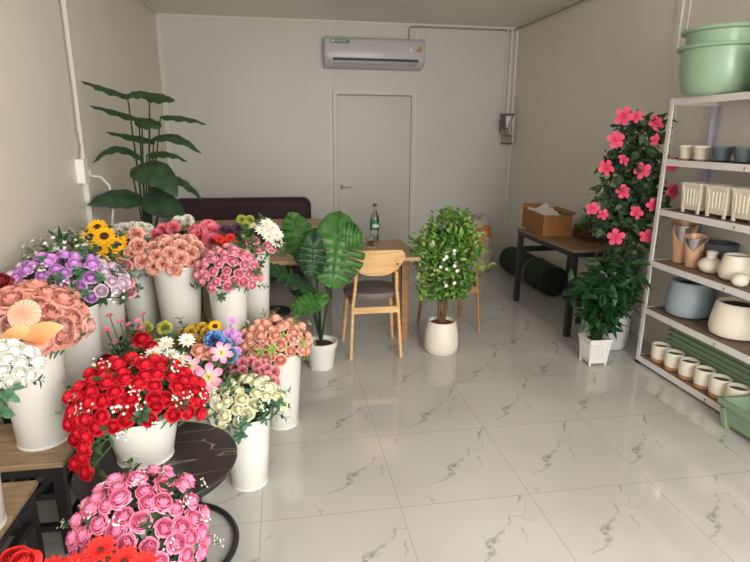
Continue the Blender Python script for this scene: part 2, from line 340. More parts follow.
# ------------------------------------------------------------------ breaker box in the corner and its conduits
eb = thing('electrical_box', 'open wired electrical box in the back right corner', 'electrical box', (2.785, 6.735, 1.60), -.785)
MB().box(-.08, .08, -.01, 0, -.1, .24).obj('back_plate', 'wall', eb, False)
MB().box(-.07, 0, -.09, -.01, .06, .23).obj('meter', 'elec', eb, False)
MB().box(0, .05, -.10, -.01, .08, .22).obj('breaker', 'white', eb, False)
MB().box(-.08, .075, -.09, -.01, .22, .25).obj('terminal_strip', 'elec', eb, False)
b = MB()
for i in range(7):
    x = -.075+.023*i; b.tube([(x, -.05, .22), (x-.02*math.sin(i*2), -.11, .14), (x+.02*math.cos(i*3), -.09, .04), (x*.5, -.04, -.03)], .005, 6)
b.obj('wiring', 'elec', eb)
MB().box(-.06, .06, -.05, -.01, -.08, .0).obj('junction', 'greycable', eb, False)
MB().box(-.075, .07, -.03, -.01, -.115, -.09).obj('bracket', 'elec', eb, False)
tag(MB().tube([(2.77, YB-.03, 1.82), (2.77, YB-.03, ZC-.02)], .018, 8).tube([(2.72, YB-.02, 1.82), (2.72, YB-.02, ZC-.02)], .008, 8).obj('conduit', 'cable'), 'white electrical conduit rising from the corner electrical box to the ceiling', 'conduit')
tag(MB().tube([(2.78, YB-.03, ZC-.04), (2.81, 6.3, ZC-.035), (2.825, 5.6, ZC-.03), (2.82, 4.9, ZC-.03), (2.82, 4.0, ZC-.03)], .008, 8).obj('ceiling_cable', 'greycable'), 'long cable running along the top of the right wall', 'cable')

# ------------------------------------------------------------------ socket on the left wall
so = thing('power_socket', 'white surface-mounted power socket on the left wall trunking', 'socket', (XL, 3.88, 1.345)); so.scale = (.8, .75, .75)
MB().box(0, .06, -.06, .05, -.1, .1).obj('housing', 'white', so, False)
MB().box(0.005, .05, .05, .085, -.085, .085).obj('side_outlet', 'elec', so, False)
MB().box(.02, .06, .085, .10, -.045, .0).obj('plug', 'white', so, False)
tag(MB().tube([(-1.25, 3.965, 1.31), (-1.2, 4.0, 1.30), (-1.16, 4.03, 1.24), (-1.15, 4.05, 1.13), (-1.15, 3.95, .95), (-1.17, 3.85, .5), (-1.17, 3.8, .02)], .008, 8).obj('power_cable', 'cable'), 'white power cable curving down from the left wall socket', 'cable')
tag(MB().tube([(XL+.012, 3.88, ZC-.02), (XL+.012, 3.89, 2.1), (XL+.012, 3.9, 1.8), (XL+.02, 3.87, 1.6), (XL+.02, 3.89, 1.5), (XL+.02, 3.86, 1.43)], .007, 6).obj('wall_cable', 'greycable'), 'thin cable running down the left wall into the socket', 'cable')

# ------------------------------------------------------------------ sofa and tables
sf = thing('sofa', 'dark maroon upholstered sofa against the back wall', 'sofa', (-.45, 6.32, 0))
def rbox(x0, x1, y0, y1, z0, z1, r, nm, mat, par, seg=4):
    o = MB().box(x0, x1, y0, y1, z0, z1).obj(nm, mat, par)
    md = o.modifiers.new('bevel', 'BEVEL'); md.width = r; md.segments = seg; md.limit_method = 'ANGLE'
    return o
rbox(-.78, .77, .12, .34, .2, .88, .09, 'backrest', 'sofa', sf)
rbox(-.78, .77, -.3, .14, .2, .44, .05, 'seat', 'sofa', sf)
rbox(-.76, .75, -.26, .3, .08, .2, .01, 'base_frame', 'sofa', sf)
for x in (-.7, .7):
    for y in (-.22, .26): MB().bar((x, y, 0), (x, y, .09), .04, .04).obj('leg', 'black_metal', sf, False)
t = thing('long_table', 'wooden table with dark frame between the maroon sofa and the dining table', 'table', (-.3, 5.52, 0))
rbox(-.75, .78, -.22, .24, .715, .74, .004, 'tabletop', 'table_wood', t, 2)
MB().box(-.72, .75, -.2, -.17, .58, .715).box(-.72, .75, .19, .22, .62, .715).box(-.72, -.69, -.17, .19, .58, .715).box(.72, .75, -.17, .19, .58, .715).obj('apron', 'black_metal', t, False)
for x in (-.7, .73):
    for y in (-.18, .2): MB().bar((x, y, 0), (x, y, .60), .04, .04).obj('leg', 'black_metal', t, False)
t = thing('dining_table', 'oak dining table holding the water bottle, behind the monstera', 'table', (.2, 4.1, 0))
rbox(-.95, .76, -.34, .36, .712, .74, .004, 'tabletop', 'table_wood', t, 2)
MB().box(-.86, .70, -.06, -.04, .64, .712).box(-.86, .70, .27, .29, .64, .712).obj('apron', 'dchair_wood', t, False)
for x in (-.88, .71):
    for y in (-.04, .3): MB().bar((x, y, 0), (x, y, .712), .045, .045, 0, .06, .06).obj('leg', 'dchair_wood', t, False)

def make_chair(label, loc, rz, wmat, name='dining_chair'):
    c = thing(name, label, 'chair', loc, rz)
    for s in (-1, 1):
        MB().tube([(s*.185, -.21, 0), (s*.165, -.17, .40), (s*.15, -.18, .52), (s*.14, -.215, .74)], .013, 10).obj('rear_leg', wmat, c)
        MB().tube([(s*.20, .20, 0), (s*.165, .15, .43)], .013, 10, r2=.019).obj('front_leg', wmat, c)
    MB().box(-.165, .165, -.187, -.163, .34, .385).obj('rear_rail', wmat, c, False)
    MB().box(-.17, .17, .14, .16, .36, .41).obj('front_rail', wmat, c, False)
    for s in (-1, 1): MB().bar((s*.165, -.17, .40), (s*.165, .15, .40), .02, .03).obj('side_rail', wmat, c, False)
    # cushion
    b = MB(); pr = []
    for r, z in ((.0, .432), (.17, .432), (.205, .445), (.212, .465), (.2, .487), (.14, .498), (0, .50)): pr.append((r, z))
    b.lathe(pr, 40, cap=False); b.v = [(x*1.02+.0, y*.98-.0, z) for x, y, z in b.v]
    b.obj('seat_cushion', 'seat', c)
    # curved plywood backrest
    b = MB(); nx, nz = 24, 10; vs = []
    for side in (0, 1):
        for i in range(nx+1):
            u = -1+2*i/nx
            top = .815-.012*abs(u)**2-(.05*max(0, abs(u)-.86)/.14 if abs(u) > .86 else 0)
            bot = .625+.115*abs(u)**3.0+(.02*max(0, abs(u)-.86)/.14)
            for j in range(nz+1):
                z = bot+(top-bot)*j/nz
                y = -.205-.045*(z-.62)/.2+.055*(u*u)+(0 if side else -.014)
                vs.append((u*.212, y, z))
    K = (nx+1)*(nz+1); fs = []
    for i in range(nx):
        for j in range(nz):
            a = i*(nz+1)+j; q = (a, a+1, a+nz+2, a+nz+1); fs.append(q); fs.append(tuple(K+k for k in reversed(q)))
    edge = [i*(nz+1) for i in range(nx+1)]+[nx*(nz+1)+j for j in range(1, nz+1)]+[i*(nz+1)+nz for i in range(nx-1, -1, -1)]+[j for j in range(nz-1, 0, -1)]
    for i in range(len(edge)): a = edge[i]; e2 = edge[(i+1) % len(edge)]; fs.append((a, e2, K+e2, K+a))
    bk = b.add(vs, fs).obj('backrest', wmat, c)
    b = MB()
    for s in (-1, 1):
        for z in (.66, .71): b.tube([(s*.143, -.225, z), (s*.145, -.236, z)], .006, 8)
    b.obj('screw', 'crate', bk)
    return c
chair = make_chair('pale wooden chair with grey cushion at the dining table, back to the camera', (.63, 3.925, 0), 0, 'chair_wood')
chair2 = make_chair('brown wooden chair mostly hidden behind the ficus in the cream pot', (1.36, 4.33, 0), .12, 'dchair_wood')
chair3 = make_chair('grey-cushioned wooden chair partly hidden left of the monstera, behind the flower buckets', (-.37, 3.93, 0), 0.05, 'dchair_wood')
tag(MB().lathe([(.0, 0), (.13, 0), (.135, .01), (.13, .03), (.05, .045), (0, .045)], 32, cap=False).obj('round_floor_base', 'rubber'), 'black round disc on the floor left of the monstera', 'disc').location = (-.1, 4.92, 0)

# bottle and sweets
bt = thing('water_bottle', 'clear plastic water bottle with green label on the dining table', 'bottle', (.71, 4.3, .7402)); bt.scale = (1.12, 1.12, 1.22)
b = MB().lathe([(0, .001), (.028, 0), (.031, .01), (.031, .06), (.0285, .065), (.031, .07), (.031, .15), (.026, .18), (.014, .21), (.0125, .225), (0, .225)], 24, cap=False)
b.obj('bottle_body', 'glassm', bt)
MB().lathe([(.0335, .095), (.0338, .097), (.0338, .148), (.0335, .15)], 24, cap=False).obj('label_band', 'green_label', bt)
MB().lathe([(.0342, .112), (.0342, .135)], 24, cap=False).obj('label_print', 'white', bt) if False else None
b = MB()
for k in range(5): b.box(-.02+.009*k, -.015+.009*k, -.0362, -.0335, .112, .132)
b.obj('label_print', 'white', bt, False)
MB().lathe([(0, .243), (.0145, .243), (.0145, .262), (0, .262)], 20, cap=False).obj('cap', 'cap', bt)
cj = thing('sweet_jar', 'small clear tub of brown sweets beside the water bottle', 'jar', (.665, 4.17, .74))
MB().lathe([(.0, .001), (.04, 0), (.045, .01), (.05, .075), (.047, .075), (.041, .012), (0, .008)], 24, cap=False).obj('tub', 'glassm', cj)
b = MB()
for k in range(34):
    a = random.uniform(0, 6.3); r = .032*math.sqrt(random.random()); z = .016+.008*(k//7)
    b.lathe([(0, -.006), (.007, -.003), (.007, .003), (0, .006)], 7, 0, r*math.cos(a), r*math.sin(a), z, cap=False)
o = b.obj('sweets', 'candy', cj); o['kind'] = 'stuff'

# ------------------------------------------------------------------ side table, box, crate, roll, sack
t = thing('side_table', 'dark metal framed table with walnut top along the right wall', 'table', (2.52, 4.45, 0))
rbox(-.30, .29, -.53, .54, .70, .722, .003, 'tabletop', 'dtable', t, 2)
MB().box(-.295, .285, -.525, -.485, .66, .70).box(-.295, .285, .495, .535, .66, .70).box(-.295, -.255, -.485, .495, .66, .70).box(.245, .285, -.485, .495, .66, .70).obj('frame', 'black_metal', t, False)
for x in (-.272, .262):
    for y in (-.502, .512): MB().bar((x, y, 0), (x, y, .66), .045, .045).obj('leg', 'black_metal', t, False)
MB().box(-.25, .24, .50, .525, .50, .55).obj('back_stretcher', 'black_metal', t, False)
cb = thing('cardboard_box', 'open brown cardboard box stuffed with paper on the walnut side table', 'box', (2.42, 4.82, .722), -.10)
MB().box(-.13, .13, -.29, .29, 0, .004).box(-.13, -.126, -.29, .29, .004, .185).box(.126, .13, -.29, .29, .004, .185).box(-.126, .126, -.29, -.286, .004, .185).box(-.126, .126, .286, .29, .004, .185).obj('carton', 'cardboard', cb, False)
MB().add([(.13, -.29, .185), (.13, .29, .185), (.19, .24, .20), (.19, -.24, .20)], [(0, 1, 2, 3)]).add([(-.13, .29, .185), (.13, .29, .185), (.13, .31, .22), (-.13, .31, .22)], [(0, 1, 2, 3)]).obj('flap', 'cardboard', cb, False)
b = MB(); nn = 9
for q in range(3):
    vs = [(-.11+.20*i/nn, -.23+.14*q+.18*j/nn, .15+.012*q+.016*math.sin(i*.9+q*2)*math.cos(j*.8+q)+.05*(i/nn)*(j/nn if q else 1-j/nn)) for i in range(nn+1) for j in range(nn+1)]
    b.add(vs, [(i*(nn+1)+j, (i+1)*(nn+1)+j, (i+1)*(nn+1)+j+1, i*(nn+1)+j+1) for i in range(nn) for j in range(nn)])
b.obj('crumpled_paper', 'paper', cb, sharp=20)
cr = thing('slatted_crate', 'small dark wooden crate on the side table in front of the pink hibiscus', 'crate', (2.64, 4.33, .722), -.1)
b = MB()
for z in (.0, .04, .08):
    b.box(-.14, .12, -.13, -.12, z, z+.03).box(-.14, .12, .12, .13, z, z+.03).box(-.14, -.13, -.12, .12, z, z+.03).box(.11, .12, -.12, .12, z, z+.03)
for x in (-.14, .105):
    for y in (-.13, .115): b.box(x, x+.015, y, y+.015, 0, .12)
b.box(-.13, .11, -.12, .12, 0, .006).obj('slats', 'crate', cr, False)
def tuft(name, label, loc, mat, n, L, W, spread=1.0, up_=.8, cat='plant', h0=0):
    b = MB()
    for k in range(n):
        a = random.uniform(0, 2*PI); e = random.uniform(up_-.5, up_+.5)
        dd = Vector((math.cos(a)*spread*math.cos(e), math.sin(a)*spread*math.cos(e), math.sin(e)))
        b.leaf((random.uniform(-.03, .03), random.uniform(-.03, .03), h0*random.random()), dd, (0, 0, 1), L*random.uniform(.6, 1.1), W, random.uniform(0, .5), n=4)
    r = thing(name, label, cat, loc)
    b.obj('foliage', mat, r)
    MB().lathe([(0, -.0), (.035, 0), (.042, .05), (0, .05)], 16, cap=False, cz=-.055).obj('nursery_pot', 'rubber', r)
    return r
tuft('potted_grass', 'small bright green grassy plant in the dark crate', (2.56, 4.39, .79), 'leaf_f1', 60, .15, .014)
tuft('potted_succulent', 'small purple-leaved plant in the dark crate', (2.63, 4.33, .79), plain('purple_leaf', (120, 84, 112), .6, .2), 40, .12, .03)
tuft('potted_herb', 'small grey-green leafy plant in the dark crate', (2.71, 4.30, .79), 'leaf_hib', 50, .16, .035)
# turf roll
rl = thing('turf_roll', 'rolled dark green artificial turf lying under the side table', 'roll', (2.685, 5.60, .155), math.radians(.5))
b = MB(); n = 36; vs = []
for y in (-.55, .55):
    for j in range(n):
        a = 2*PI*j/n; r = .152*(1+.02*math.sin(3*a)); vs.append((r*math.cos(a)*.98, y, r*math.sin(a)))
b.add(vs, [(j, (j+1) % n, n+(j+1) % n, n+j) for j in range(n)]).obj('turf', 'turf', rl)
b = MB(); b.add([(.148*math.cos(2*PI*j/n), -.55, .148*math.sin(2*PI*j/n)) for j in range(n)], [tuple(range(n))])
b.tube([((.02+.118*k/60)*math.cos(k*.5), -.553, (.02+.118*k/60)*math.sin(k*.5)) for k in range(61)], .004, 6).obj('spiral_end', 'turf_end', rl)
MB().tube([(.157*math.cos(2*PI*j/30), -.12, .157*math.sin(2*PI*j/30)) for j in range(30)], .006, 6, closed=True).obj('strap', 'strap', rl)
# sack
sk = thing('plastic_sack', 'crumpled pale plastic sack with orange contents on the floor by the back wall', 'sack', (2.28, 6.3, 0))
b = MB(); n = 40; vs = []; prof = [(.0, .0), (.17, .0), (.21, .06), (.225, .16), (.21, .28), (.20, .38), (.19, .47), (.15, .56), (.09, .62), (.0, .63)]
pr2 = []
for i in range(len(prof)-1):
    for k in range(3): pr2.append(tuple(prof[i][q]+(prof[i+1][q]-prof[i][q])*k/3 for q in (0, 1)))
pr2.append(prof[-1])
b.lathe(pr2, n, cap=False)
b.v = [(x*(1+.06*math.sin(7*math.atan2(y, x)+z*20)+.05*math.sin(z*40+3*math.atan2(y, x))), y*.8*(1+.05*math.sin(5*math.atan2(y, x)+z*17)), z) for x, y, z in b.v]
b.obj('sack_body', 'sack', sk, sharp=0)
b = MB()
for k in range(13):
    a = -PI/2+(random.random()-.5)*2.2; z = random.uniform(.42, .56); r = .185-.25*max(0, z-.47)
    b.lathe([(0, -.035), (.03, -.02), (.036, 0), (.03, .02), (0, .035)], 10, 0, r*math.cos(a), .8*r*math.sin(a), z, cap=False)
b.obj('orange_contents', 'orange', sk)
b = MB()
for k in range(8):
    a = k*.8; b.leaf((0, 0, .6), (math.cos(a), math.sin(a), 1.2), (0, 0, 1), .13, .07, .1)
b.obj('tied_neck', 'sack', sk)

# ------------------------------------------------------------------ benches, stools, round table
def bench(label, x0, x1, y0, y1, z, name='stool', brace=True, group=None):
    cx, cy = (x0+x1)/2, (y0+y1)/2; hx, hy = (x1-x0)/2, (y1-y0)/2
    t = thing(name, label, 'stool' if name == 'stool' else 'bench', (cx, cy, 0))
    rbox(-hx, hx, -hy, hy, z-.022, z, .004, 'seat_board', 'bench_wood', t, 2)
    MB().box(-hx+.01, hx-.01, -hy+.01, -hy+.035, z-.06, z-.022).box(-hx+.01, hx-.01, hy-.035, hy-.01, z-.06, z-.022).box(-hx+.01, -hx+.035, -hy+.035, hy-.035, z-.06, z-.022).box(hx-.035, hx-.01, -hy+.035, hy-.035, z-.06, z-.022).obj('frame', 'black_metal', t, False)
    for sx in (-1, 1):
        for sy in (-1, 1): MB().bar((sx*(hx-.03), sy*(hy-.03), 0), (sx*(hx-.03), sy*(hy-.03), z-.05), .036, .036).obj('leg', 'black_metal', t, False)
    if brace:
        b = MB()
        for zz in (.10, .24): b.box(-hx+.03, hx-.03, -hy+.02, -hy+.045, zz, zz+.025).box(-hx+.03, hx-.03, hy-.045, hy-.02, zz, zz+.025).box(hx-.045, hx-.02, -hy+.03, hy-.03, zz, zz+.025)
        b.bar((-hx+.04, -hy+.03, .03), (hx-.04, -hy+.03, z-.06), .02, .02)
        b.obj('stretcher', 'black_metal', t, False)
    return t
bench('wooden stool with black metal legs, nearest the camera at the left wall', -1.24, -.885, 1.30, 1.87, .40)
bench('wooden stool with black metal legs under the dusty rose bucket', -1.24, -.835, 1.96, 2.30, .405)
bench('wooden stool with black legs under the lilac flower bucket, mostly hidden', -1.24, -.80, 2.38, 2.74, .44)
bench('long low wooden bench carrying the back row of flower buckets', -1.24, -.075, 2.86, 3.58, .45, 'bench')
t = thing('round_table', 'round black marble side table holding the red rose bucket', 'table', (-.495, 1.935, 0))
MB().lathe([(0, .378), (.27, .378), (.285, .386), (.288, .393), (.284, .4), (0, .4)], 72, cap=False).obj('marble_top', 'marble', t)
R_ = .262
MB().tube([(R_*math.cos(2*PI*j/48), R_*math.sin(2*PI*j/48), .014) for j in range(48)], .012, 8, closed=True).obj('base_ring', 'black_metal', t)
MB().tube([(R_*math.cos(2*PI*j/48), R_*math.sin(2*PI*j/48), .366) for j in range(48)], .010, 8, closed=True).obj('top_ring', 'black_metal', t)
for a in (-50, 70, 190): MB().tube([(R_*math.cos(math.radians(a)), R_*math.sin(math.radians(a)), .02), (R_*math.cos(math.radians(a)), R_*math.sin(math.radians(a)), .372)], .011, 8).obj('leg', 'black_metal', t)

# ------------------------------------------------------------------ flower buckets
def bucket(x, y, z, rt_, rb, h, label):
    c = thing('flower_bucket', label, 'bucket', (x, y, z))
    MB().lathe([(0, .0), (rb-.006, 0), (rb, .008), (rb+(rt_-rb)*.5, h*.5), (rt_-.002, h-.02), (rt_+.004, h-.016), (rt_+.006, h-.006), (rt_+.003, h), (rt_-.004, h-.003), (rt_-.008, h-.03), (rb-.004, .012), (0, .012)], 48, cap=False).obj('pail', 'bucket', c)
    MB().lathe([(rb-.002, 0), (rb+.003, .002), (rb+.002, .01), (rb-.001, .012)], 48, cap=False).obj('foot_ring', 'bucket', c)
    return c
bucket(-.20, 2.34, 0, .108, .082, .36, 'white bucket of cream roses standing on the tiled floor')
bucket(-.045, 2.87, 0, .115, .085, .44, 'tall white bucket of peach roses on the floor')
bucket(-.20, 2.61, 0, .088, .065, .36, 'white bucket of dense raspberry pink flowers behind the cream roses')
bucket(-.43, 2.48, 0, .098, .078, .36, 'white bucket of lilies and mixed flowers behind the round table')
bucket(-.70, 2.56, 0, .10, .078, .44, 'white bucket of red and olive wild flowers behind the red roses')
bucket(-.46, 2.735, 0, .08, .07, .46, 'white bucket of ochre yellow flowers')
bucket(-.60, 3.16, .45, .134, .098, .43, 'white bucket of coral carnations on the back bench')
bucket(-.315, 3.02, .45, .11, .082, .37, 'white bucket of candy pink roses on the back bench')
bucket(-.19, 3.32, .45, .10, .078, .47, 'tall white bucket at the right end of the back bench')
bucket(-.86, 3.36, .45, .10, .085, .42, 'white bucket of ivory chrysanthemums in the back row')
bucket(-1.08, 3.34, .45, .095, .08, .40, 'white bucket of sunflowers in the back left corner of the bench')
bucket(-.44, 3.45, .45, .085, .07, .42, 'white bucket of hot pink carnations behind the coral ones')
bucket(-.95, 2.99, .45, .10, .08, .34, 'white bucket of pink yellow-hearted roses on the bench')
bucket(-.945, 2.55, .44, .105, .085, .40, 'white bucket of lilac roses on the hidden stool')
bucket(-.965, 2.145, .405, .113, .092, .42, 'large white bucket of dusty roses on the left wall stool')
bucket(-.975, 1.63, .40, .10, .085, .40, 'white bucket of white roses cut off by the left edge')
bucket(-.545, 1.97, .40, .134, .098, .195, 'white bucket of red roses on the black marble table')
bucket(-.42, 1.50, 0, .115, .085, .38, 'white bucket of pink roses in front of the marble table')
bucket(-.66, 1.18, 0, .11, .085, .36, 'white bucket of bright red flowers at the bottom edge')

# ------------------------------------------------------------------ flower meshes (unit size)
def rose_mesh(name, mat, openness=1.0):
    b = MB(); na, nt_ = 6, 5
    op = openness
    layers = [(2, .13, .0, 1.0, 1.5), (3, .25, .13, 1.02, 1.25), (3, .38, .28, 1.0, 1.2), (4, .53, .46, .94, 1.05), (4, .69, .65+.05*op, .84, 1.0), (5, .84, .81+.10*op, .66, .9), (5, .92, .82+.20*op, .42, .85)]
    for li, (n, rm, rtop, h, span) in enumerate(layers):
        for k in range(n):
            a0 = 2*PI*k/n+li*.8+random.uniform(-.12, .12); vs = []; tt = []
            for i in range(na+1):
                s = -1+2*i/na
                for j in range(nt_+2):
                    t_ = j/(nt_+1)
                    r = .15*rm+.85*rm*math.sin(PI/2*min(1, t_/.65)) if t_ < .65 else rm+(rtop-rm)*(t_-.65)/.35
                    r += (.035+.07*rm)*s
                    z = -.35+(h+.35)*math.sin(t_*PI/2*.92)/math.sin(PI/2*.92)-.20*(s*s)*t_**2-(.18*op*t_**5 if li > 4 else 0)
                    a = a0+s*span*(.35+.65*math.sin(t_*PI*.6))
                    vs.append((r*math.cos(a), r*math.sin(a), z)); tt.append(max(0, min(1, t_**5*(.3+.1*li)+.08*li)))
            q = nt_+2
            b.add(vs, [(i*q+j, (i+1)*q+j, (i+1)*q+j+1, i*q+j+1) for i in range(na) for j in range(q-1)], 0, tt)
    return b.mesh(name, mat, True, 0)
def pompom_mesh(name, mat, n=90, pw=.34, ruff=.12, lo=-.25, plen=.55):
    b = MB()
    for k in range(n):
        z = 1-(1-lo)*(k+.5)/n; a = k*2.39996; s = math.sqrt(max(0, 1-z*z)); d_ = Vector((s*math.cos(a), s*math.sin(a), z)).normalized()
        side = d_.cross(Vector((random.uniform(-1, 1), random.uniform(-1, 1), random.uniform(-1, 1)))).normalized(); vs = []; tt = []; nrm = side.cross(d_)
        for i in range(5):
            u = -1+.5*i
            for j in range(3):
                t_ = j/2; p = d_*(1-plen+plen*t_*(1-.12*u*u))*random.uniform(.97, 1.03)+side*pw*u*(.25+.75*t_)+nrm*ruff*math.sin(u*5+k)*t_
                vs.append(p); tt.append(t_)
        b.add(vs, [(i*3+j, (i+1)*3+j, (i+1)*3+j+1, i*3+j+1) for i in range(4) for j in range(2)], 0, tt)
    return b.mesh(name, mat, True, 0)
def daisy_mesh(name, mats, n=14, wdt=.3, disc=.3, cup=.15, layers=2, shape=.9):
    b = MB()
    for l in range(layers):
        for k in range(n):
            a = 2*PI*(k+.5*l)/n+random.uniform(-.06, .06); e = cup+.25*l
            b.leaf((math.cos(a)*disc*.6, math.sin(a)*disc*.6, .03*l), (math.cos(a), math.sin(a), e), (0, 0, 1), (1-disc*.5)*(1-.1*l), wdt, .25, n=5, shape=shape, fold=.2)
    if len(mats) > 1: b.lathe([(disc, -.02), (disc*.95, .08), (disc*.6, .15), (0, .17)], 18, 1, cap=False)
    return b.mesh(name, mats, True, 0)
def lily_mesh(name, mats):
    b = MB()
    for k in range(6):
        a = 2*PI*k/6; b.leaf((.05*math.cos(a), .05*math.sin(a), -.1+.03*(k % 2)), (math.cos(a), math.sin(a), .6), (0, 0, 1), 1.0, .85, .35, n=8, blunt=True, fold=.2)
    for k in range(5):
        a = 1.2*k; b.tube([(0, 0, 0), (.12*math.cos(a), .12*math.sin(a), .5)], .025, 5, 1)
    return b.mesh(name, mats, True, 0)
def fan_mesh(name, mat, half=PI, off=0):
    b = MB(); n = 40; vs = []; tt = []
    for j in range(6):
        r = j/5*.98+.02
        for i in range(n+1):
            a = -half+2*half*i/n; pl = .06*(1 if i % 2 else -1)*r
            vs.append((r*math.sin(a), r*math.cos(a)-off, .20*(1-r*r)+pl)); tt.append(r)
    b.add(vs, [(j*(n+1)+i, j*(n+1)+i+1, (j+1)*(n+1)+i+1, (j+1)*(n+1)+i) for j in range(5) for i in range(n)], 0, tt)
    vs2 = [(x, y, z-.05) for x, y, z in vs]
    b.add(vs2, [(j*(n+1)+i, (j+1)*(n+1)+i, (j+1)*(n+1)+i+1, j*(n+1)+i+1) for j in range(5) for i in range(n)], 0, tt)
    return b.mesh(name, mat, False)
def leafset_mesh(mat, n=3, L=1.7, W=.8):
    b = MB()
    for k in range(n):
        a = 2*PI*k/n+.4; b.leaf((0, 0, -.6-.25*k), (math.cos(a), math.sin(a), .15), (0, 0, 1), L, W, .3, n=5)
    return b.mesh('leaves', mat)
STEM = MB().tube([(0, 0, 0), (0, 0, -1)], .0028, 6).mesh('stem', 'stem')
LEAF = leafset_mesh('leaf'); LEAFT = leafset_mesh('leaf_teal')
RO = {k: rose_mesh(k+'_rose_bloom', 'p_'+k) for k in ('red', 'pink', 'cream', 'peach', 'pale', 'purple', 'mauve')}
RO['dusty'] = rose_mesh('dusty_bloom', 'p_dusty', 2.0); RO['dusty2'] = rose_mesh('dusty_mauve_bloom', 'p_dusty2', 2.0); RO['white'] = rose_mesh('white_bloom', 'p_white', .6); RO['maroon'] = rose_mesh('maroon_bloom', 'p_maroon', 1.2)
RO['red2'] = rose_mesh('open_red_bloom', 'p_red2', 2.0)
PO = {k: pompom_mesh(k+'_pompom', 'p_'+k) for k in ('coral', 'hot', 'rasp', 'mum', 'ylw', 'olive', 'dark')}
PO['blue'] = pompom_mesh('blue_bloom', 'p_blue', 60, .3, .16)
DA = dict(sun=daisy_mesh('sunflower_bloom', ['p_sun', 'p_choc'], 15, .30, .42, .2), white=daisy_mesh('white_daisy_bloom', ['p_white', 'p_yeye'], 11, .3, .2, .3),
          pink=daisy_mesh('pink_daisy_bloom', ['p_pink', 'p_yeye'], 8, .5, .16, .4), red=daisy_mesh('red_daisy_bloom', ['p_red2', 'p_choc'], 12, .4, .18, .35), lilac=daisy_mesh('lilac_daisy_bloom', ['p_purple', 'p_yeye'], 7, .5, .15, .4))
LI = lily_mesh('lily_bloom', ['p_lily', 'p_yeye']); FA = fan_mesh('fan_bloom', 'p_fan', .95, .55); FAP = fan_mesh('peach_fan_bloom', 'p_fanp')
def breath_mesh():
    b = MB()
    for k in range(7):
        a = k*2.4; r = .35+.8*(k % 3)/2; top = Vector((r*math.cos(a), r*math.sin(a), .1+.5*((k*37) % 10)/10))
        b.tube([(0, 0, -1.2), top*.5+Vector((0, 0, -.3)), top], .02, 4, 1)
        for q in range(5):
            e = 2*PI*q/5; b.leaf(top, (math.cos(e), math.sin(e), .5), (0, 0, 1), .27, .15, .2, n=3)
    return b.mesh('tiny_blossoms', ['ficusflower', 'stem'], True, 0)
BREATH = breath_mesh()
def sprig_mesh(mat, n=9, W=.35):
    b = MB().tube([(0, 0, -1.5), (0, 0, 0), (0, 0, 1.0)], .03, 5, 1)
    for k in range(n):
        a = k*2.4; z = -.5+1.5*k/n; b.leaf((0, 0, z), (math.cos(a), math.sin(a), .6), (0, 0, 1), .8-.3*k/n, W, .25, n=4)
    return b.mesh('leafy_sprig', [mat, 'stem'])
SPRIG = sprig_mesh('leaf'); SPRIGT = sprig_mesh('leaf_teal'); SPRIGG = sprig_mesh('leaf_f2', 12, .22); SPRIGD = sprig_mesh('leaf_dark')
UPZ = Vector((0, 0, 1))
def flower(name, label, cat, group, bloom, pos, dr, size, anchor, leaves=None, part='bloom'):
    pos = Vector(pos); dr = Vector(dr).normalized(); q = dr.to_track_quat('Z', 'Y') @ Quaternion((0, 0, 1), random.uniform(-.5, .5) if 'fan' in name else random.uniform(0, 6.28))
    r = bpy.data.objects.new(name, None); COL.objects.link(r); r.location = pos; r.rotation_mode = 'QUATERNION'; r.rotation_quaternion = q; r.empty_display_size = .02
    tag(r, label, cat, group)
    place(part, bloom, r, scale=size)
    av = Vector(anchor)-pos; L = av.length
    qq = q.inverted() @ av.to_track_quat('-Z', 'Y')
    place('stem', STEM, r, rot=qq, scale=(1, 1, max(.02, L)))
    if leaves: place('leaves', leaves, r, loc=(0, 0, -size*.55), scale=size*.85)
    return r
def dome(O, rx, ry, rz, n, thmax=105, jit=.08, vis=True, th0=0, only=None):
    out = []; c1 = math.cos(math.radians(thmax)); c0 = math.cos(math.radians(th0))
    for k in range(n):
        z = c0-(c0-c1)*(k+.5)/n; a = k*2.39996+1.0; s = math.sqrt(max(0, 1-z*z))
        u = Vector((s*math.cos(a), s*math.sin(a), z)); u += Vector([random.uniform(-jit, jit) for _ in range(3)])
        if vis and u.y > .55 and u.z < .55: continue
        if only and not only(u): continue
        nv = Vector((u.x/rx, u.y/ry, u.z/rz)).normalized()
        out.append((Vector((O[0]+rx*u.x, O[1]+ry*u.y, O[2]+rz*u.z)), (nv+Vector((0, 0, .15))).normalized(), u))
    return out
def bouquet(O, r3, n, size, bloom, name, label, group, cat='flower', leaves=LEAF, thmax=105, anchor=None, szv=.12, only=None, jit=.07, part='bloom'):
    anchor = anchor or (O[0], O[1], O[2]-.16); res = dome(O, *r3, n, thmax, jit, only=only)
    for p, nd, u in res:
        a = Vector(anchor)+Vector((u.x*.03, u.y*.03, 0))
        if p.z > O[2]-.0: pass
        flower(name, label, cat, group, bloom, p-nd*size*.4, nd, size*random.uniform(1-szv, 1+szv), a, leaves, part)
def filler(O, r3, n, size, me, name, label, group, cat='filler sprig', thmax=108, only=None, k=1.03, anchor=None, jit=.25):
    for p, nd, u in dome(O, r3[0]*k, r3[1]*k, r3[2]*k, n, thmax, jit, only=only):
        q = (nd+Vector([random.uniform(-.3, .3) for _ in range(3)])).normalized().to_track_quat('Z', 'Y') @ Quaternion((0, 0, 1), random.uniform(0, 6.28))
        o = place(name, me, None, p-nd*size*.2, q, size*random.uniform(.75, 1.2)); tag(o, label, cat, group)

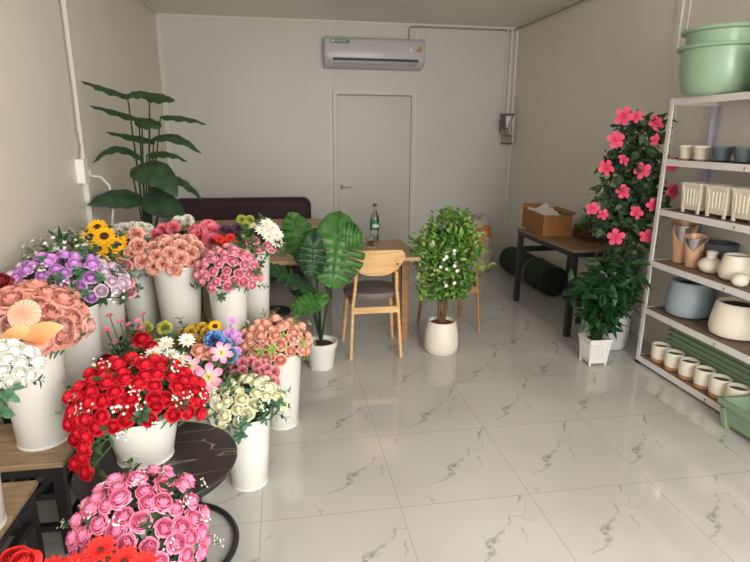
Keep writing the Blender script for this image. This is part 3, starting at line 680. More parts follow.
# red roses
O = (-.555, 1.97, .615); R3 = (.225, .19, .165)
fr = lambda u: not (u.z < .02 and u.y < -.1 and u.x > -.55)
bouquet(O, R3, 122, .0285, RO['red'], 'red_rose', 'red rose on the black marble table', 'red roses on the marble table', thmax=108, szv=.1, only=fr)
for (x, y, z) in ((-.72, 1.86, .575), (-.685, 1.80, .55), (-.75, 1.90, .53), (-.70, 1.82, .505), (-.735, 1.84, .47), (-.69, 1.80, .455), (-.76, 1.9, .59)):
    flower('red_rose', 'red rose on the black marble table', 'flower', 'red roses on the marble table', RO['red'], (x, y, z), (-.5, -.75, .3), .029, (-.57, 1.97, .56), LEAF)
filler(O, R3, 60, .021, BREATH, 'white_filler_sprig', 'tiny white filler blossoms among the red roses', 'white filler in the red roses', k=1.12, only=fr)
filler(O, R3, 30, .05, SPRIGD, 'leafy_sprig', 'dark green leafy sprig among the red roses', 'greenery in the red roses', k=.84, only=fr)
# pink roses
O = (-.455, 1.50, .41); R3 = (.18, .17, .185)
bouquet(O, R3, 92, .0275, RO['pink'], 'pink_rose', 'pink rose in front of the marble table', 'pink roses in front of the marble table', thmax=108)
filler(O, R3, 48, .019, BREATH, 'white_filler_sprig', 'tiny white filler blossoms among the pink roses', 'white filler in the pink roses', k=1.1)
filler(O, R3, 26, .045, SPRIGD, 'leafy_sprig', 'dark leafy sprig among the pink roses in front', 'greenery in the pink roses', k=.86)
# bright red front
O = (-.66, 1.19, .44); 
for (x, y, z) in ((-.44, 1.29, .505), (-.50, 1.31, .53), (-.39, 1.27, .50), (-.56, 1.29, .50), (-.62, 1.30, .49), (-.48, 1.24, .50), (-.54, 1.23, .53)):
    flower('red_daisy', 'spiky red flower at the bottom edge', 'flower', 'red daisies at the bottom edge', DA['red'], (x, y, z), (0, -.3, 1), .042, (-.66, 1.18, .25), LEAF)
for (x, y, z) in ((-.70, 1.30, .53), (-.665, 1.27, .54), (-.74, 1.28, .52), (-.70, 1.22, .55)):
    flower('open_red_rose', 'open red rose in the bottom left corner', 'flower', 'open red roses in the corner', RO['red2'], (x, y, z), (0, -.4, 1), .034, (-.66, 1.18, .25), LEAF)
# cream roses
O = (-.195, 2.34, .385); R3 = (.165, .15, .125)
bouquet(O, R3, 56, .028, RO['cream'], 'cream_rose', 'cream rose in the front floor bucket', 'cream roses on the floor', leaves=LEAFT, thmax=98, only=lambda u: not (u.x > .2 and u.y < -.35 and u.z < .5))
bouquet(O, (.20, .16, .12), 26, .024, RO['mauve'].copy() if False else PO['mum'], 'ivory_blossom', 'small ivory blossom beside the cream roses', 'ivory blossoms by the cream roses', leaves=None, thmax=105, only=lambda u: u.x < -.35)
filler(O, R3, 26, .055, SPRIGT, 'leafy_sprig', 'cool green leafy sprig among the cream roses', 'greenery in the cream roses', k=.95)
filler(O, R3, 18, .022, BREATH, 'white_filler_sprig', 'tiny white filler blossoms among the cream roses', 'white filler in the cream roses', k=1.12)
# dense raspberry
O = (-.195, 2.61, .37); R3 = (.135, .12, .13)
bouquet(O, R3, 34, .030, PO['rasp'], 'raspberry_carnation', 'raspberry carnation behind the cream roses', 'raspberry carnations', thmax=95)
filler(O, R3, 12, .022, BREATH, 'white_filler_sprig', 'tiny pale blossoms around the raspberry carnations', 'pale filler by the raspberry carnations', k=1.05)
# peach roses
O = (-.07, 2.87, .46); R3 = (.185, .16, .15)
bouquet(O, R3, 60, .031, RO['peach'], 'peach_rose', 'peach rose by the monstera', 'peach roses by the monstera', thmax=96)
filler(O, R3, 26, .05, SPRIGG, 'leafy_sprig', 'yellow-green leafy sprig among the peach roses', 'greenery in the peach roses', k=1.0)
filler(O, R3, 14, .02, BREATH, 'white_filler_sprig', 'tiny white filler blossoms among the peach roses', 'white filler in the peach roses', k=1.1)
# mixed lilies, blue, lilac
A = (-.43, 2.48, .28)
for (x, y, z, s) in ((-.355, 2.36, .53, .062), (-.44, 2.40, .57, .05), (-.30, 2.42, .62, .05)):
    flower('pink_lily', 'pink and white lily with yellow throat above the cream roses', 'flower', 'pink lilies', LI, (x, y, z), (.1, -.75, .6), s, A, LEAF)
for (x, y, z, s) in ((-.345, 2.55, .635, .05), (-.275, 2.52, .565, .042), (-.30, 2.58, .60, .035)):
    flower('blue_carnation', 'bright blue carnation with white streaks', 'flower', 'blue carnations', PO['blue'], (x, y, z), (0, -.5, .8), s, A)
for k in range(12):
    x = -.27+random.uniform(-.04, .035); z = .60+random.uniform(-.05, .11)
    flower('lilac_blossom', 'small lilac blossom beside the blue carnations', 'flower', 'lilac blossoms by the blue carnations', DA['lilac'], (x, 2.60+random.uniform(-.03, .06), z), (random.uniform(-.4, .4), -.5, .7), .026, A)
for k, (x, y, z) in enumerate(((-.56, 2.52, .64), (-.53, 2.46, .60), (-.47, 2.55, .64), (-.60, 2.46, .62), (-.35, 2.33, .48), (-.38, 2.30, .46), (-.48, 2.42, .60))):
    flower('white_daisy', 'white daisy behind the red roses', 'flower', 'white daisies', DA['white'], (x, y, z), (random.uniform(-.3, .3), -.5, .8), .042, A, LEAF)
for (x, y, z) in ((-.41, 2.50, .60), (-.37, 2.49, .585), (-.45, 2.38, .53), (-.42, 2.36, .50)):
    flower('salmon_rose', 'pale salmon pink rose in the mixed bucket', 'flower', 'salmon roses', RO['peach'], (x, y, z), (0, -.5, .8), .036, A, LEAF)
filler((-.43, 2.46, .44), (.17, .13, .14), 40, .05, SPRIG, 'leafy_sprig', 'green leafy sprig in the mixed lily bucket', 'greenery in the mixed bucket')
filler((-.43, 2.46, .44), (.18, .13, .15), 18, .024, BREATH, 'white_filler_sprig', 'tiny white filler blossoms in the mixed lily bucket', 'white filler in the mixed bucket')
# ochre
O = (-.45, 2.76, .53)
bouquet(O, (.11, .10, .10), 15, .036, PO['ylw'], 'ochre_chrysanthemum', 'ochre chrysanthemum behind the blue carnations', 'ochre chrysanthemums', thmax=90)
flower('yellow_blossom', 'single bright yellow blossom beside the ochre chrysanthemums', 'flower', None, DA['sun'], (-.36, 2.72, .645), (.1, -.6, .7), .035, (-.45, 2.74, .4))
filler(O, (.12, .11, .11), 14, .05, SPRIG, 'leafy_sprig', 'green sprig among the ochre chrysanthemums', 'greenery in the ochre chrysanthemums')
# wild
A = (-.70, 2.56, .3)
for (x, y, z, s) in ((-.66, 2.52, .66, .04), (-.62, 2.50, .63, .034), (-.70, 2.46, .58, .036), (-.79, 2.42, .60, .04), (-.76, 2.46, .56, .036), (-.68, 2.44, .55, .034)):
    flower('crimson_rose', 'crimson rose just behind the top of the red roses', 'flower', 'crimson roses behind', RO['red'] if x > -.75 else RO['maroon'], (x, y, z), (0, -.5, .8), s, A, LEAF)
for (x, y, z, s) in ((-.575, 2.6, .69, .036), (-.60, 2.54, .63, .03), (-.66, 2.62, .69, .03)):
    flower('olive_chrysanthemum', 'olive green chrysanthemum behind the crimson roses', 'flower', 'olive chrysanthemums', PO['olive'], (x, y, z), (0, -.4, .8), s, A, LEAF)
for k in range(16):
    x = -.78+random.uniform(-.07, .12); z = .68+random.uniform(-.06, .07)
    flower('pink_bud', 'dusky pink bud behind the red roses', 'flower', 'dusky pink buds', DA['pink'], (x, 2.6+random.uniform(-.06, .06), z), (random.uniform(-.5, .5), -.3, 1), .02, A)
filler((-.70, 2.55, .5), (.15, .12, .15), 30, .05, SPRIGD, 'leafy_sprig', 'dark leafy sprig among the dusky pink buds', 'greenery in the wild bucket')
for (x, y, z) in ((-.68, 2.40, .60), (-.62, 2.38, .61), (-.74, 2.38, .585), (-.56, 2.40, .60)):
    flower('white_blossom', 'ivory white blossom just above the red roses', 'flower', 'ivory blossoms above the red roses', DA['white'], (x, y, z), (0, -.4, .8), .036, A)
# candy pink
O = (-.305, 3.02, .835); R3 = (.165, .15, .15)
bouquet(O, R3, 74, .027, RO['pale'], 'candy_pink_rose', 'candy pink rose on the back bench', 'candy pink roses', thmax=104)
filler(O, R3, 26, .042, SPRIG, 'leafy_sprig', 'green sprig hanging from the candy pink roses', 'greenery in the candy pink roses', k=.95, thmax=112)
# coral carnations
O = (-.60, 3.16, .895); R3 = (.165, .15, .13)
bouquet(O, R3, 34, .044, PO['coral'], 'coral_carnation', 'ruffled coral carnation on the back bench', 'coral carnations', thmax=100)
for (x, y, z, s) in ((-.78, 3.1, .99, .05), (-.76, 3.08, .91, .048), (-.82, 3.12, .95, .046), (-.79, 3.14, 1.05, .045)):
    flower('shaggy_coral_carnation', 'shaggy coral carnation beside the sunflowers', 'flower', 'shaggy coral carnations', PO['coral'], (x, y, z), (-.2, -.4, .8), s, (-.62, 3.14, .8))
# hot pink
O = (-.47, 3.42, .92)
bouquet(O, (.11, .10, .13), 12, .056, PO['hot'], 'hot_pink_carnation', 'hot pink carnation behind the coral carnations', 'hot pink carnations', thmax=95)
for (x, y, z) in ((-.70, 3.38, 1.03), (-.64, 3.36, 1.045), (-.735, 3.36, 1.0)):
    flower('hot_pink_carnation', 'hot pink carnation behind the coral carnations', 'flower', 'hot pink carnations', PO['hot'], (x, y, z), (-.3, -.3, 1), .045, (-.47, 3.42, .8))
for (x, y, z) in ((-.62, 3.42, 1.07), (-.57, 3.44, 1.075)):
    flower('ivory_carnation', 'ivory carnation at the top of the hot pink ones', 'flower', 'ivory carnations on top', PO['mum'], (x, y, z), (0, -.2, 1), .04, (-.47, 3.42, .8))
# right end mixed
A = (-.19, 3.32, .82)
for (x, y, z) in ((-.10, 3.26, 1.075), (-.07, 3.28, 1.045), (-.13, 3.25, 1.04), (-.045, 3.26, 1.01), (-.09, 3.25, 1.0), (-.05, 3.24, .97)):
    flower('cream_blossom', 'cream blossom right in the back row', 'flower', 'cream blossoms at the right end', DA['white'], (x, y, z), (.3, -.6, .7), .045, A, LEAF)
for (x, y, z) in ((-.10, 3.22, .95), (-.17, 3.22, .98), (-.20, 3.24, .97), (-.08, 3.24, .925), (-.15, 3.2, .93)):
    flower('small_pink_rose', 'small pink rose below the cream blossoms', 'flower', 'small pink roses at the right end', RO['pale'], (x, y, z), (.2, -.6, .6), .028, A, LEAF)
for (x, y, z) in ((-.31, 3.25, 1.0), (-.34, 3.24, .975), (-.29, 3.24, .965), (-.37, 3.26, .99)):
    flower('scarlet_blossom', 'small scarlet blossom between hot pink and candy pink flowers', 'flower', 'scarlet blossoms', DA['red'], (x, y, z), (0, -.6, .7), .032, A, LEAF)
for (x, y, z) in ((-.31, 3.30, 1.03), (-.27, 3.30, 1.045), (-.34, 3.31, 1.035), (-.24, 3.3, 1.02)):
    flower('dusky_chrysanthemum', 'dusky purple chrysanthemum at the top of the back row', 'flower', 'dusky chrysanthemums', PO['dark'], (x, y, z), (0, -.4, .8), .034, A, LEAF)
for (x, y, z) in ((-.245, 3.31, 1.095), (-.20, 3.32, 1.09), (-.18, 3.3, 1.06), (-.22, 3.29, 1.06)):
    flower('olive_blossom', 'yellow-green blossom in the back row', 'flower', 'yellow-green blossoms', PO['olive'] if x < -.19 else DA['white'], (x, y, z), (0, -.4, .8), .03, A, LEAF)
filler((-.19, 3.32, .93), (.15, .12, .14), 34, .05, SPRIG, 'leafy_sprig', 'green sprig at the right end of the back row', 'greenery at the right end')
filler((-.19, 3.32, .93), (.15, .12, .15), 14, .03, SPRIGG, 'pale_sprig', 'pale yellow sprig at the right end of the back row', 'pale sprigs at the right end')
# sunflowers, chrysanthemums
A = (-1.05, 3.3, .75)
for (x, y, z, s) in ((-1.045, 3.18, 1.03, .062), (-.97, 3.18, 1.035, .062), (-.90, 3.16, .985, .06), (-1.0, 3.14, .975, .058), (-1.09, 3.2, .98, .058), (-.93, 3.12, .94, .052), (-.84, 3.18, 1.0, .058), (-1.02, 3.24, 1.075, .055), (-.87, 3.12, .95, .05)):
    flower('sunflower', 'yellow sunflower by the left wall', 'flower', 'sunflowers', DA['sun'], (x, y, z), (random.uniform(-.2, .3), -.7, .6), s, A, LEAF)
filler((-1.0, 3.22, .93), (.17, .12, .10), 24, .055, SPRIG, 'leafy_sprig', 'green sprig among the sunflowers', 'greenery in the sunflowers')
bouquet((-.885, 3.40, .955), (.14, .10, .11), 20, .045, PO['mum'], 'ivory_chrysanthemum', 'large ivory chrysanthemum behind the sunflowers', 'ivory chrysanthemums', thmax=85, leaves=None)
filler((-.83, 3.32, .90), (.10, .08, .07), 16, .045, SPRIG, 'leafy_sprig', 'green sprig under the ivory chrysanthemums', 'greenery under the ivory chrysanthemums')
# pink yellow-hearted
A = (-.95, 2.99, .7)
for (x, y, z) in ((-.80, 2.86, .93), (-.795, 2.84, .86), (-.80, 2.88, .80), (-.85, 2.86, .82)):
    flower('pink_garden_rose', 'large pink rose with yellow heart beside the lilac roses', 'flower', 'pink garden roses', RO['pale'], (x, y, z), (.25, -.75, .5), .044, A, LEAF)
filler((-.89, 2.93, .84), (.12, .12, .13), 34, .05, SPRIGT, 'leafy_sprig', 'cool green sprig around the pink garden roses', 'greenery by the garden roses', thmax=115)
# lilac
O = (-.965, 2.58, .92); R3 = (.24, .17, .135)
bouquet(O, R3, 64, .031, RO['purple'], 'lilac_rose', 'lilac rose by the left wall', 'lilac roses', thmax=98, only=lambda u: -.75 < u.x < .62)
bouquet(O, R3, 60, .028, RO['mauve'], 'pale_mauve_rose', 'pale mauve rose beside the lilac ones', 'pale mauve roses', thmax=104, only=lambda u: u.x >= .62 or u.x <= -.75)
filler(O, R3, 36, .045, SPRIGT, 'leafy_sprig', 'grey-green sprig among the lilac roses', 'greenery in the lilac roses')
filler(O, R3, 16, .03, BREATH, 'white_filler_sprig', 'tiny white filler blossoms among the lilac roses', 'white filler in the lilac roses', k=1.08)
filler((-1.08, 2.85, 1.0), (.13, .1, .1), 20, .04, BREATH, 'gypsophila_sprig', 'pale gypsophila sprig by the left wall behind the lilac roses', 'gypsophila by the left wall', thmax=95)
filler((-1.02, 2.85, .99), (.12, .08, .07), 14, .045, SPRIGT, 'leafy_sprig', 'green sprig under the gypsophila', 'greenery under the gypsophila', thmax=95)
b = MB()
for k, a in enumerate((-.8, .8, 0)): b.leaf((0, 0, 0), (math.sin(a), -.2, 1), (0, -1, .3), .09, .02, .1)
tag(b.obj('dark_leaf_tuft', 'leaf_dark', loc=(-1.07, 2.86, 1.06)), 'forked dark leaf tuft above the gypsophila by the left wall', 'leaf')
# dusty roses
O = (-.925, 2.12, .885); R3 = (.155, .16, .135)
def fr(u): return not (u.y < -.3 and u.z > .0 and u.z < .62 and u.x < .35)
bouquet(O, R3, 44, .045, RO['dusty'], 'dusty_rose', 'open dusty pink rose by the left wall', 'dusty roses', thmax=104, only=fr)
bouquet(O, (.16, .165, .135), 24, .040, RO['dusty2'], 'mauve_dusty_rose', 'mauve pink rose beside the dusty ones', 'mauve dusty roses', thmax=106, jit=.15, only=lambda u: u.z < .5 and u.x > 0)
A = (-.95, 2.1, .74)
for (bl, nm, lb, x, y, z, s, dx) in ((FAP, 'peach_fan_flower', 'large round pleated peach fan flower among the dusty roses', -.867, 1.925, .99, .052, .0), (FA, 'yellow_fan_flower', 'pleated pale yellow fan flower left among the dusty roses', -.885, 1.885, .935, .062, -.1), (FA, 'yellow_fan_flower', 'large pleated pale yellow fan flower at the rim of the dusty rose bucket', -.805, 1.885, .935, .082, .1), (FAP, 'peach_fan_flower', 'peach fan flower tucked below the yellow fans', -.845, 1.91, .895, .035, 0)):
    flower(nm, lb, 'flower', None, bl, (x, y, z), (dx, -.85, .5), s, A)
filler(O, R3, 28, .05, SPRIG, 'leafy_sprig', 'green sprig among the dusty roses', 'greenery in the dusty roses', k=.95)
for (x, y, z) in ((-1.14, 2.28, 1.0), (-1.18, 2.24, .98), (-1.12, 2.34, .99)):
    flower('maroon_rose', 'maroon rose at the left wall behind the dusty roses', 'flower', 'maroon roses', RO['maroon'], (x, y, z), (0, -.5, .8), .045, A, LEAF)
# white roses at left edge
O = (-.86, 1.66, .89); R3 = (.125, .11, .095)
bouquet(O, R3, 52, .026, RO['white'], 'white_rose', 'white rose at the left edge', 'white roses at the left edge', thmax=92, leaves=LEAFT, only=lambda u: u.x > -.5, anchor=(-.90, 1.66, .82))
b = MB()
filler(O, R3, 22, .06, SPRIGT, 'leafy_sprig', 'large green leaf sprig under the white roses', 'greenery under the white roses', thmax=118, only=lambda u: u.z < .1, k=.95)

# ------------------------------------------------------------------ paddle-leaf plant in the corner
pl = thing('paddle_leaf_plant', 'tall dark green paddle-leaf plant in the back left corner', 'plant', (-.97, 4.02, 0))
K = .93
def sh(p): return Vector((p[0]*K, p[1]*K, H+(p[2]-H)*K))-Vector((-.97, 4.02, 0))
LV = [([(-1.05, 4.30, 1.84), (-1.19, 4.25, 1.89), (-1.31, 4.20, 1.92)], .15), ([(-.90, 4.30, 1.86), (-.98, 4.25, 1.86), (-1.06, 4.2, 1.81)], .17), ([(-.90, 4.30, 1.86), (-.81, 4.22, 1.83), (-.71, 4.15, 1.80)], .17),
      ([(-.97, 4.30, 1.68), (-1.11, 4.22, 1.73), (-1.26, 4.15, 1.76)], .15), ([(-.99, 4.30, 1.69), (-.90, 4.22, 1.66), (-.82, 4.15, 1.62)], .17), ([(-.84, 4.30, 1.70), (-.69, 4.35, 1.70), (-.54, 4.38, 1.65)], .13),
      ([(-.90, 4.30, 1.54), (-1.03, 4.2, 1.57), (-1.16, 4.1, 1.59)], .16), ([(-.93, 4.30, 1.54), (-.75, 4.2, 1.57), (-.56, 4.15, 1.45)], .16), ([(-.99, 4.30, 1.41), (-1.15, 4.25, 1.49), (-1.30, 4.2, 1.38)], .15),
      ([(-.96, 4.30, 1.43), (-.83, 4.36, 1.45), (-.70, 4.4, 1.38)], .14), ([(-1.05, 4.20, 1.34), (-.86, 4.08, 1.33), (-.72, 4.0, 1.16)], .26), ([(-.80, 4.30, 1.28), (-.70, 4.3, 1.23), (-.59, 4.3, 1.10)], .13),
      ([(-1.02, 4.30, 1.13), (-1.17, 4.2, 1.15), (-1.34, 4.1, 1.10)], .22), ([(-.99, 4.40, 1.17), (-.90, 4.45, 1.20), (-.82, 4.5, 1.17)], .14), ([(-1.0, 4.25, 1.14), (-.84, 4.1, 1.11), (-.67, 4.0, 1.0)], .24)]
crown = sh((-1.02, 4.32, .85))
for pts, wd in LV:
    a, m_, c = [sh(p) for p in pts]
    b = MB(); n = 12; vs = []
    for i in range(n+1):
        u = i/n; p = a*(1-u)**2+(m_*2-(a+c)*.5)*2*u*(1-u)+c*u*u
        tg = ((m_*2-(a+c)*.5)-a)*(1-u)*2+(c-(m_*2-(a+c)*.5))*2*u; tg.normalize()
        sd = tg.cross(UPZ); sd = sd.normalized() if sd.length > .05 else Vector((0, 1, 0)); nr = sd.cross(tg)
        sd = Quaternion(tg, (-.36 if wd < .2 else -.7)*(1 if tg.x < 0 else -1)) @ sd; nr = sd.cross(tg)
        if nr.z < 0: nr = -nr
        ww = wd*.44*(math.sin(PI*min(1, (u*.93+.07)**.75))**.7 if u < 1 else .02)*K
        for s in (-1, -.5, 0, .5, 1):
            vs.append(p+sd*ww*s-nr*abs(s)**1.5*ww*.35+nr*.006*math.sin(u*22+s*3)*abs(s))
    fs = [(i*5+j, i*5+j+1, (i+1)*5+j+1, (i+1)*5+j) for i in range(n) for j in range(4)]
    lf = b.add(vs, fs).obj('leaf', 'leaf_bop', pl)
    g = crown+Vector((random.uniform(-.02, .02), random.uniform(-.02, .02), -.25))
    MB().tube([g, g.lerp(a, .4)+Vector((0, 0, .10)), a], .010, 6, r2=.005).obj('leaf_stalk', 'stem_dark', lf)
MB().tube([Vector((0, 0, .25)), crown*.5+Vector((0, 0, .2)), crown], .035, 10, r2=.028).obj('trunk', 'stem_dark', pl)
MB().lathe([(0, 0), (.11, 0), (.14, .26), (.13, .26), (.125, .24), (0, .24)], 32, cap=False).obj('pot', 'rubber', pl)

# ------------------------------------------------------------------ monstera
mo = thing('monstera_plant', 'artificial monstera with broad split leaves in a small white pot', 'plant', (.225, 3.63, 0))
MB().lathe([(0, 0), (.082, 0), (.086, .01), (.102, .15), (.112, .155), (.113, .195), (.104, .195), (.10, .17), (0, .165)], 40, cap=False).obj('pot', 'pot_white', mo)
MB().lathe([(.0, .170), (.05, .172), (.1, .168)], 24, cap=False).obj('soil', 'soil', mo)
b = MB()
for k in range(5): a = k*1.256; b.box(.078*math.cos(a)-.008, .078*math.cos(a)+.008, .078*math.sin(a)-.008, .078*math.sin(a)+.008, 0, .012)
b.obj('pot_foot', 'pot_white', mo)
def monstera_leaf(base, tip, nrm, W, mat, slits=(.3, .45, .6, .74), holes=True, curve=.12):
    base = Vector(base); tip = Vector(tip); L = (tip-base).length; d_ = (tip-base)/L; nrm = Vector(nrm); nrm = (nrm-d_*nrm.dot(d_)).normalized(); sd = d_.cross(nrm)
    b = MB(); NU, NV = 48, 12
    for s in (-1, 1):
        idx = {}; vs = []
        for i in range(NU+1):
            u = i/NU
            wv = (math.sin(PI*(u**.72))**.62 if 0 < u < 1 else .0)*W*.5
            for j in range(NV+1):
                v = j/NV
                # ribs slant toward the tip away from the midrib; lobes extend back behind the base
                uu = u+ (.10*v if u > .1 else .10*v-.28*(1-u/.1)*v) - .24*v*(1-u)**3
                p = base+d_*L*uu+sd*s*wv*v-nrm*(curve*L*(uu-.4)**2+.10*wv*v*v)+nrm*.012*math.sin(u*40)*v
                idx[(i, j)] = len(vs); vs.append(p)
        fs = []
        for i in range(NU):
            u = (i+.5)/NU
            for j in range(NV):
                v = (j+.5)/NV
                if any(abs(u-c-.01*s) < .014 for c in slits) and v > .5: continue
                if holes and any(abs(u-c-.07) < .022 for c in slits[:-1]) and .22 < v < .36: continue
                q = (idx[(i, j)], idx[(i+1, j)], idx[(i+1, j+1)], idx[(i, j+1)])
                fs.append(q if s > 0 else q[::-1])
        b.add(vs, fs)
    b.tube([base+d_*L*u-nrm*(curve*L*(u-.4)**2-.002) for u in (0, .25, .5, .75, .97)], .004, 5, r2=.001)
    o = b.obj('leaf', mat, mo); md = o.modifiers.new('solid', 'SOLIDIFY'); md.thickness = .0015
    b2 = MB(); g = Vector((0, 0, .17)); mid = g.lerp(base, .55)+Vector((0, 0, .04)); b2.tube([g, mid, base], .0075, 8, r2=.005).obj('leaf_stalk', 'stem_dark', o)
q = Vector((.225, 3.63, 0))
def mv(*p): return Vector(p)-q
monstera_leaf(mv(.355, 3.64, .96), mv(.30, 3.50, .64), (.1, -1, .35), .40, 'leaf_mon')
monstera_leaf(mv(.36, 3.64, .93), mv(.50, 3.60, .92), (0, -1, .3), .20, 'leaf_mon', (.35, .6), False)
monstera_leaf(mv(.125, 3.66, .80), mv(.045, 3.68, 1.06), (-.35, -1, .1), .24, 'leaf_mon', (.4, .65))
monstera_leaf(mv(.185, 3.54, .90), mv(.16, 3.47, .70), (.1, -1, .4), .19, 'leaf_mon2', (.35, .6))  # middle leaf: its semi-shadow is put into the darker green
monstera_leaf(mv(.215, 3.50, .535), mv(.04, 3.42, .50), (.1, -.7, .8), .16, 'leaf_mon', (.5,), False)
monstera_leaf(mv(.12, 3.54, .62), mv(-.11, 3.46, .78), (-.2, -.6, .9), .15, 'leaf_mon2', (.4, .65), False)
monstera_leaf(mv(.12, 3.58, .58), mv(.03, 3.58, .60), (0, -.8, .6), .12, 'leaf_mon2', (.4, .6), False)

# ------------------------------------------------------------------ bushy plants: trunk, branches and leaf mass
def leaf_mass(name, mat, parent, pts, L, W, upb=.2, extra=None, mats=None):
    b = MB()
    for p in pts:
        d_ = Vector((random.gauss(0, 1), random.gauss(0, 1), random.gauss(upb, .7))).normalized()
        if extra is not None: d_ = (d_+extra(p)).normalized()
        b.leaf(p, d_, Vector((random.gauss(0, .5), random.gauss(0, .5)-.4, 1)), L*random.uniform(.6, 1.15), W*random.uniform(.8, 1.1), random.uniform(.1, .4), n=4)
    return b.obj(name, mat, parent)
def blob(c, r, n, shell=.55):
    out = []
    for _ in range(n):
        v = Vector((random.gauss(0, 1), random.gauss(0, 1), random.gauss(0, 1))).normalized()*(shell+(1-shell)*random.random())
        out.append(Vector(c)+Vector((v.x*r[0], v.y*r[1], v.z*r[2])))
    return out
fi = thing('ficus_plant', 'bushy variegated ficus with tiny white flowers in a round cream pot', 'plant', (1.14, 3.79, 0))
MB().lathe([(0, 0), (.105, 0), (.122, .015), (.13, .06), (.125, .15), (.108, .235), (.098, .245), (.092, .235), (.09, .22), (0, .22)], 48, cap=False).obj('pot', 'pot_cream', fi)
MB().lathe([(0, .226), (.05, .228), (.092, .222)], 24, cap=False).obj('soil', 'redsoil', fi)
b = MB()
for k in range(5):
    a = k*1.3; b.tube([(.02*math.cos(a), .02*math.sin(a), .22), (.03*math.cos(a+1), .03*math.sin(a+1), .36), (.06*math.cos(a), .05*math.sin(a), .52), (.12*math.cos(a+.5)+.05, .09*math.sin(a), .78)], .011, 6, r2=.004)
b.obj('stems', 'bark', fi)
cl = [((.04, 0, .95), (.18, .13, .14), 520), ((-.05, 0, .82), (.21, .15, .13), 520), ((.10, 0, .80), (.20, .15, .15), 520), ((.0, 0, .66), (.22, .15, .13), 520), ((.07, -.02, .56), (.18, .14, .13), 380), ((-.08, 0, .50), (.11, .1, .09), 130), ((.12, 0, .45), (.08, .08, .07), 60), ((.02, 0, .47), (.1, .1, .08), 80)]
P_ = []
for c, r, n in cl: P_ += blob(c, r, n)
random.shuffle(P_)
leaf_mass('foliage', 'leaf_f1', fi, P_[:1900], .055, .022)
leaf_mass('dark_foliage', 'leaf_mon', fi, P_[1900:2500], .05, .022)
PL = blob((-.17, -.05, .60), (.05, .05, .06), 18)+blob((-.15, 0, .44), (.05, .04, .05), 22)+blob((.28, -.02, .66), (.09, .04, .04), 34)+blob((.1, -.05, .9), (.18, .12, .12), 50)+blob((-.15, -.05, .85), (.08, .08, .12), 40)+P_[2500:]
leaf_mass('pale_foliage', 'leaf_f2', fi, PL, .05, .024)
b = MB()
for p in blob((0, -.08, .68), (.12, .08, .16), 16):
    for qk in range(5):
        e = 2*PI*qk/5; b.leaf(p+Vector((0, -.06, 0)), (math.cos(e), -.4, math.sin(e)), (0, -1, .3), .016, .012, .1, n=3)
b.obj('blossom', 'ficusflower', fi)

hb = thing('hibiscus_plant', 'tall artificial hibiscus with pink blooms in a pale grey tub beside the shelf', 'plant', (2.45, 3.76, 0))
MB().lathe([(0, 0), (.16, 0), (.175, .01), (.195, .29), (.2, .295), (.2, .315), (.19, .315), (.185, .28), (0, .275)], 48, cap=False).obj('pot', 'tub', hb)
MB().lathe([(0, .282), (.08, .285), (.186, .28)], 24, cap=False).obj('soil', 'redsoil', hb)
b = MB()
for k in range(6):
    a = k*1.05; b.tube([(.03*math.cos(a), .03*math.sin(a), .28), (.05*math.cos(a+1)-.02, .05*math.sin(a+1), .8), (.1*math.cos(a)-.04, .07*math.sin(a)-.08, 1.3), (.08*math.cos(a+2)-.05, .05*math.sin(a)-.16, 1.7)], .012, 6, r2=.005)
b.obj('stems', 'bark', hb)
P_ = []
for c, r, n in [((-.02, -.2, 1.62), (.21, .13, .14), 190), ((-.10, -.2, 1.42), (.19, .13, .15), 190), ((.06, -.2, 1.38), (.17, .11, .17), 190), ((-.10, -.2, 1.20), (.22, .13, .15), 210), ((.05, -.2, 1.15), (.20, .11, .15), 210), ((-.08, -.18, .98), (.24, .13, .13), 220), ((.0, -.15, .82), (.21, .14, .13), 170), ((-.28, -.22, 1.02), (.10, .09, .10), 50)]: P_ += blob(c, r, n, .45)
P_ = [p for p in P_ if p.x < .32]
leaf_mass('foliage', 'leaf_hib', hb, P_, .075, .04, -.1)
HB = [(2.21, 1.71, .062), (2.31, 1.71, .042), (2.46, 1.67, .055), (2.17, 1.56, .058), (2.44, 1.56, .04), (2.23, 1.43, .042), (2.12, 1.38, .056), (2.40, 1.36, .058), (2.28, 1.22, .05), (2.06, 1.11, .046), (2.13, 1.07, .038), (2.37, 1.08, .05), (2.50, 1.13, .05), (2.26, .91, .06), (2.50, .91, .05), (2.62, 1.40, .055), (2.63, 1.22, .055)]
def hib_mesh():
    b = MB()
    for k in range(5):
        a = 2*PI*k/5; b.leaf((0, 0, 0), (math.cos(a), math.sin(a), .55), (.2*math.sin(k*2), .2*math.cos(k*3), 1), 1.0+.1*math.sin(k*3), 1.15, .55, n=8, blunt=True, fold=.18*math.sin(k*2+1))
    return b.mesh('hibiscus_bloom', 'hib')
HM = hib_mesh(); STA = MB().tube([(0, 0, 0), (.05, 0, .5), (.1, 0, .85)], .025, 6, r2=.05).mesh('stamen', 'p_rasp')
for i, (x, z, s) in enumerate(HB):
    dr = Vector((random.uniform(-.5, .2), -1, random.uniform(-.2, .5))).normalized()
    f = place('flower', HM, hb, (x-2.45, 3.44-3.76+.02*math.sin(i), z), dr.to_track_quat('Z', 'Y') @ Quaternion((0, 0, 1), i), s*.9)
    place('stamen', STA, f)

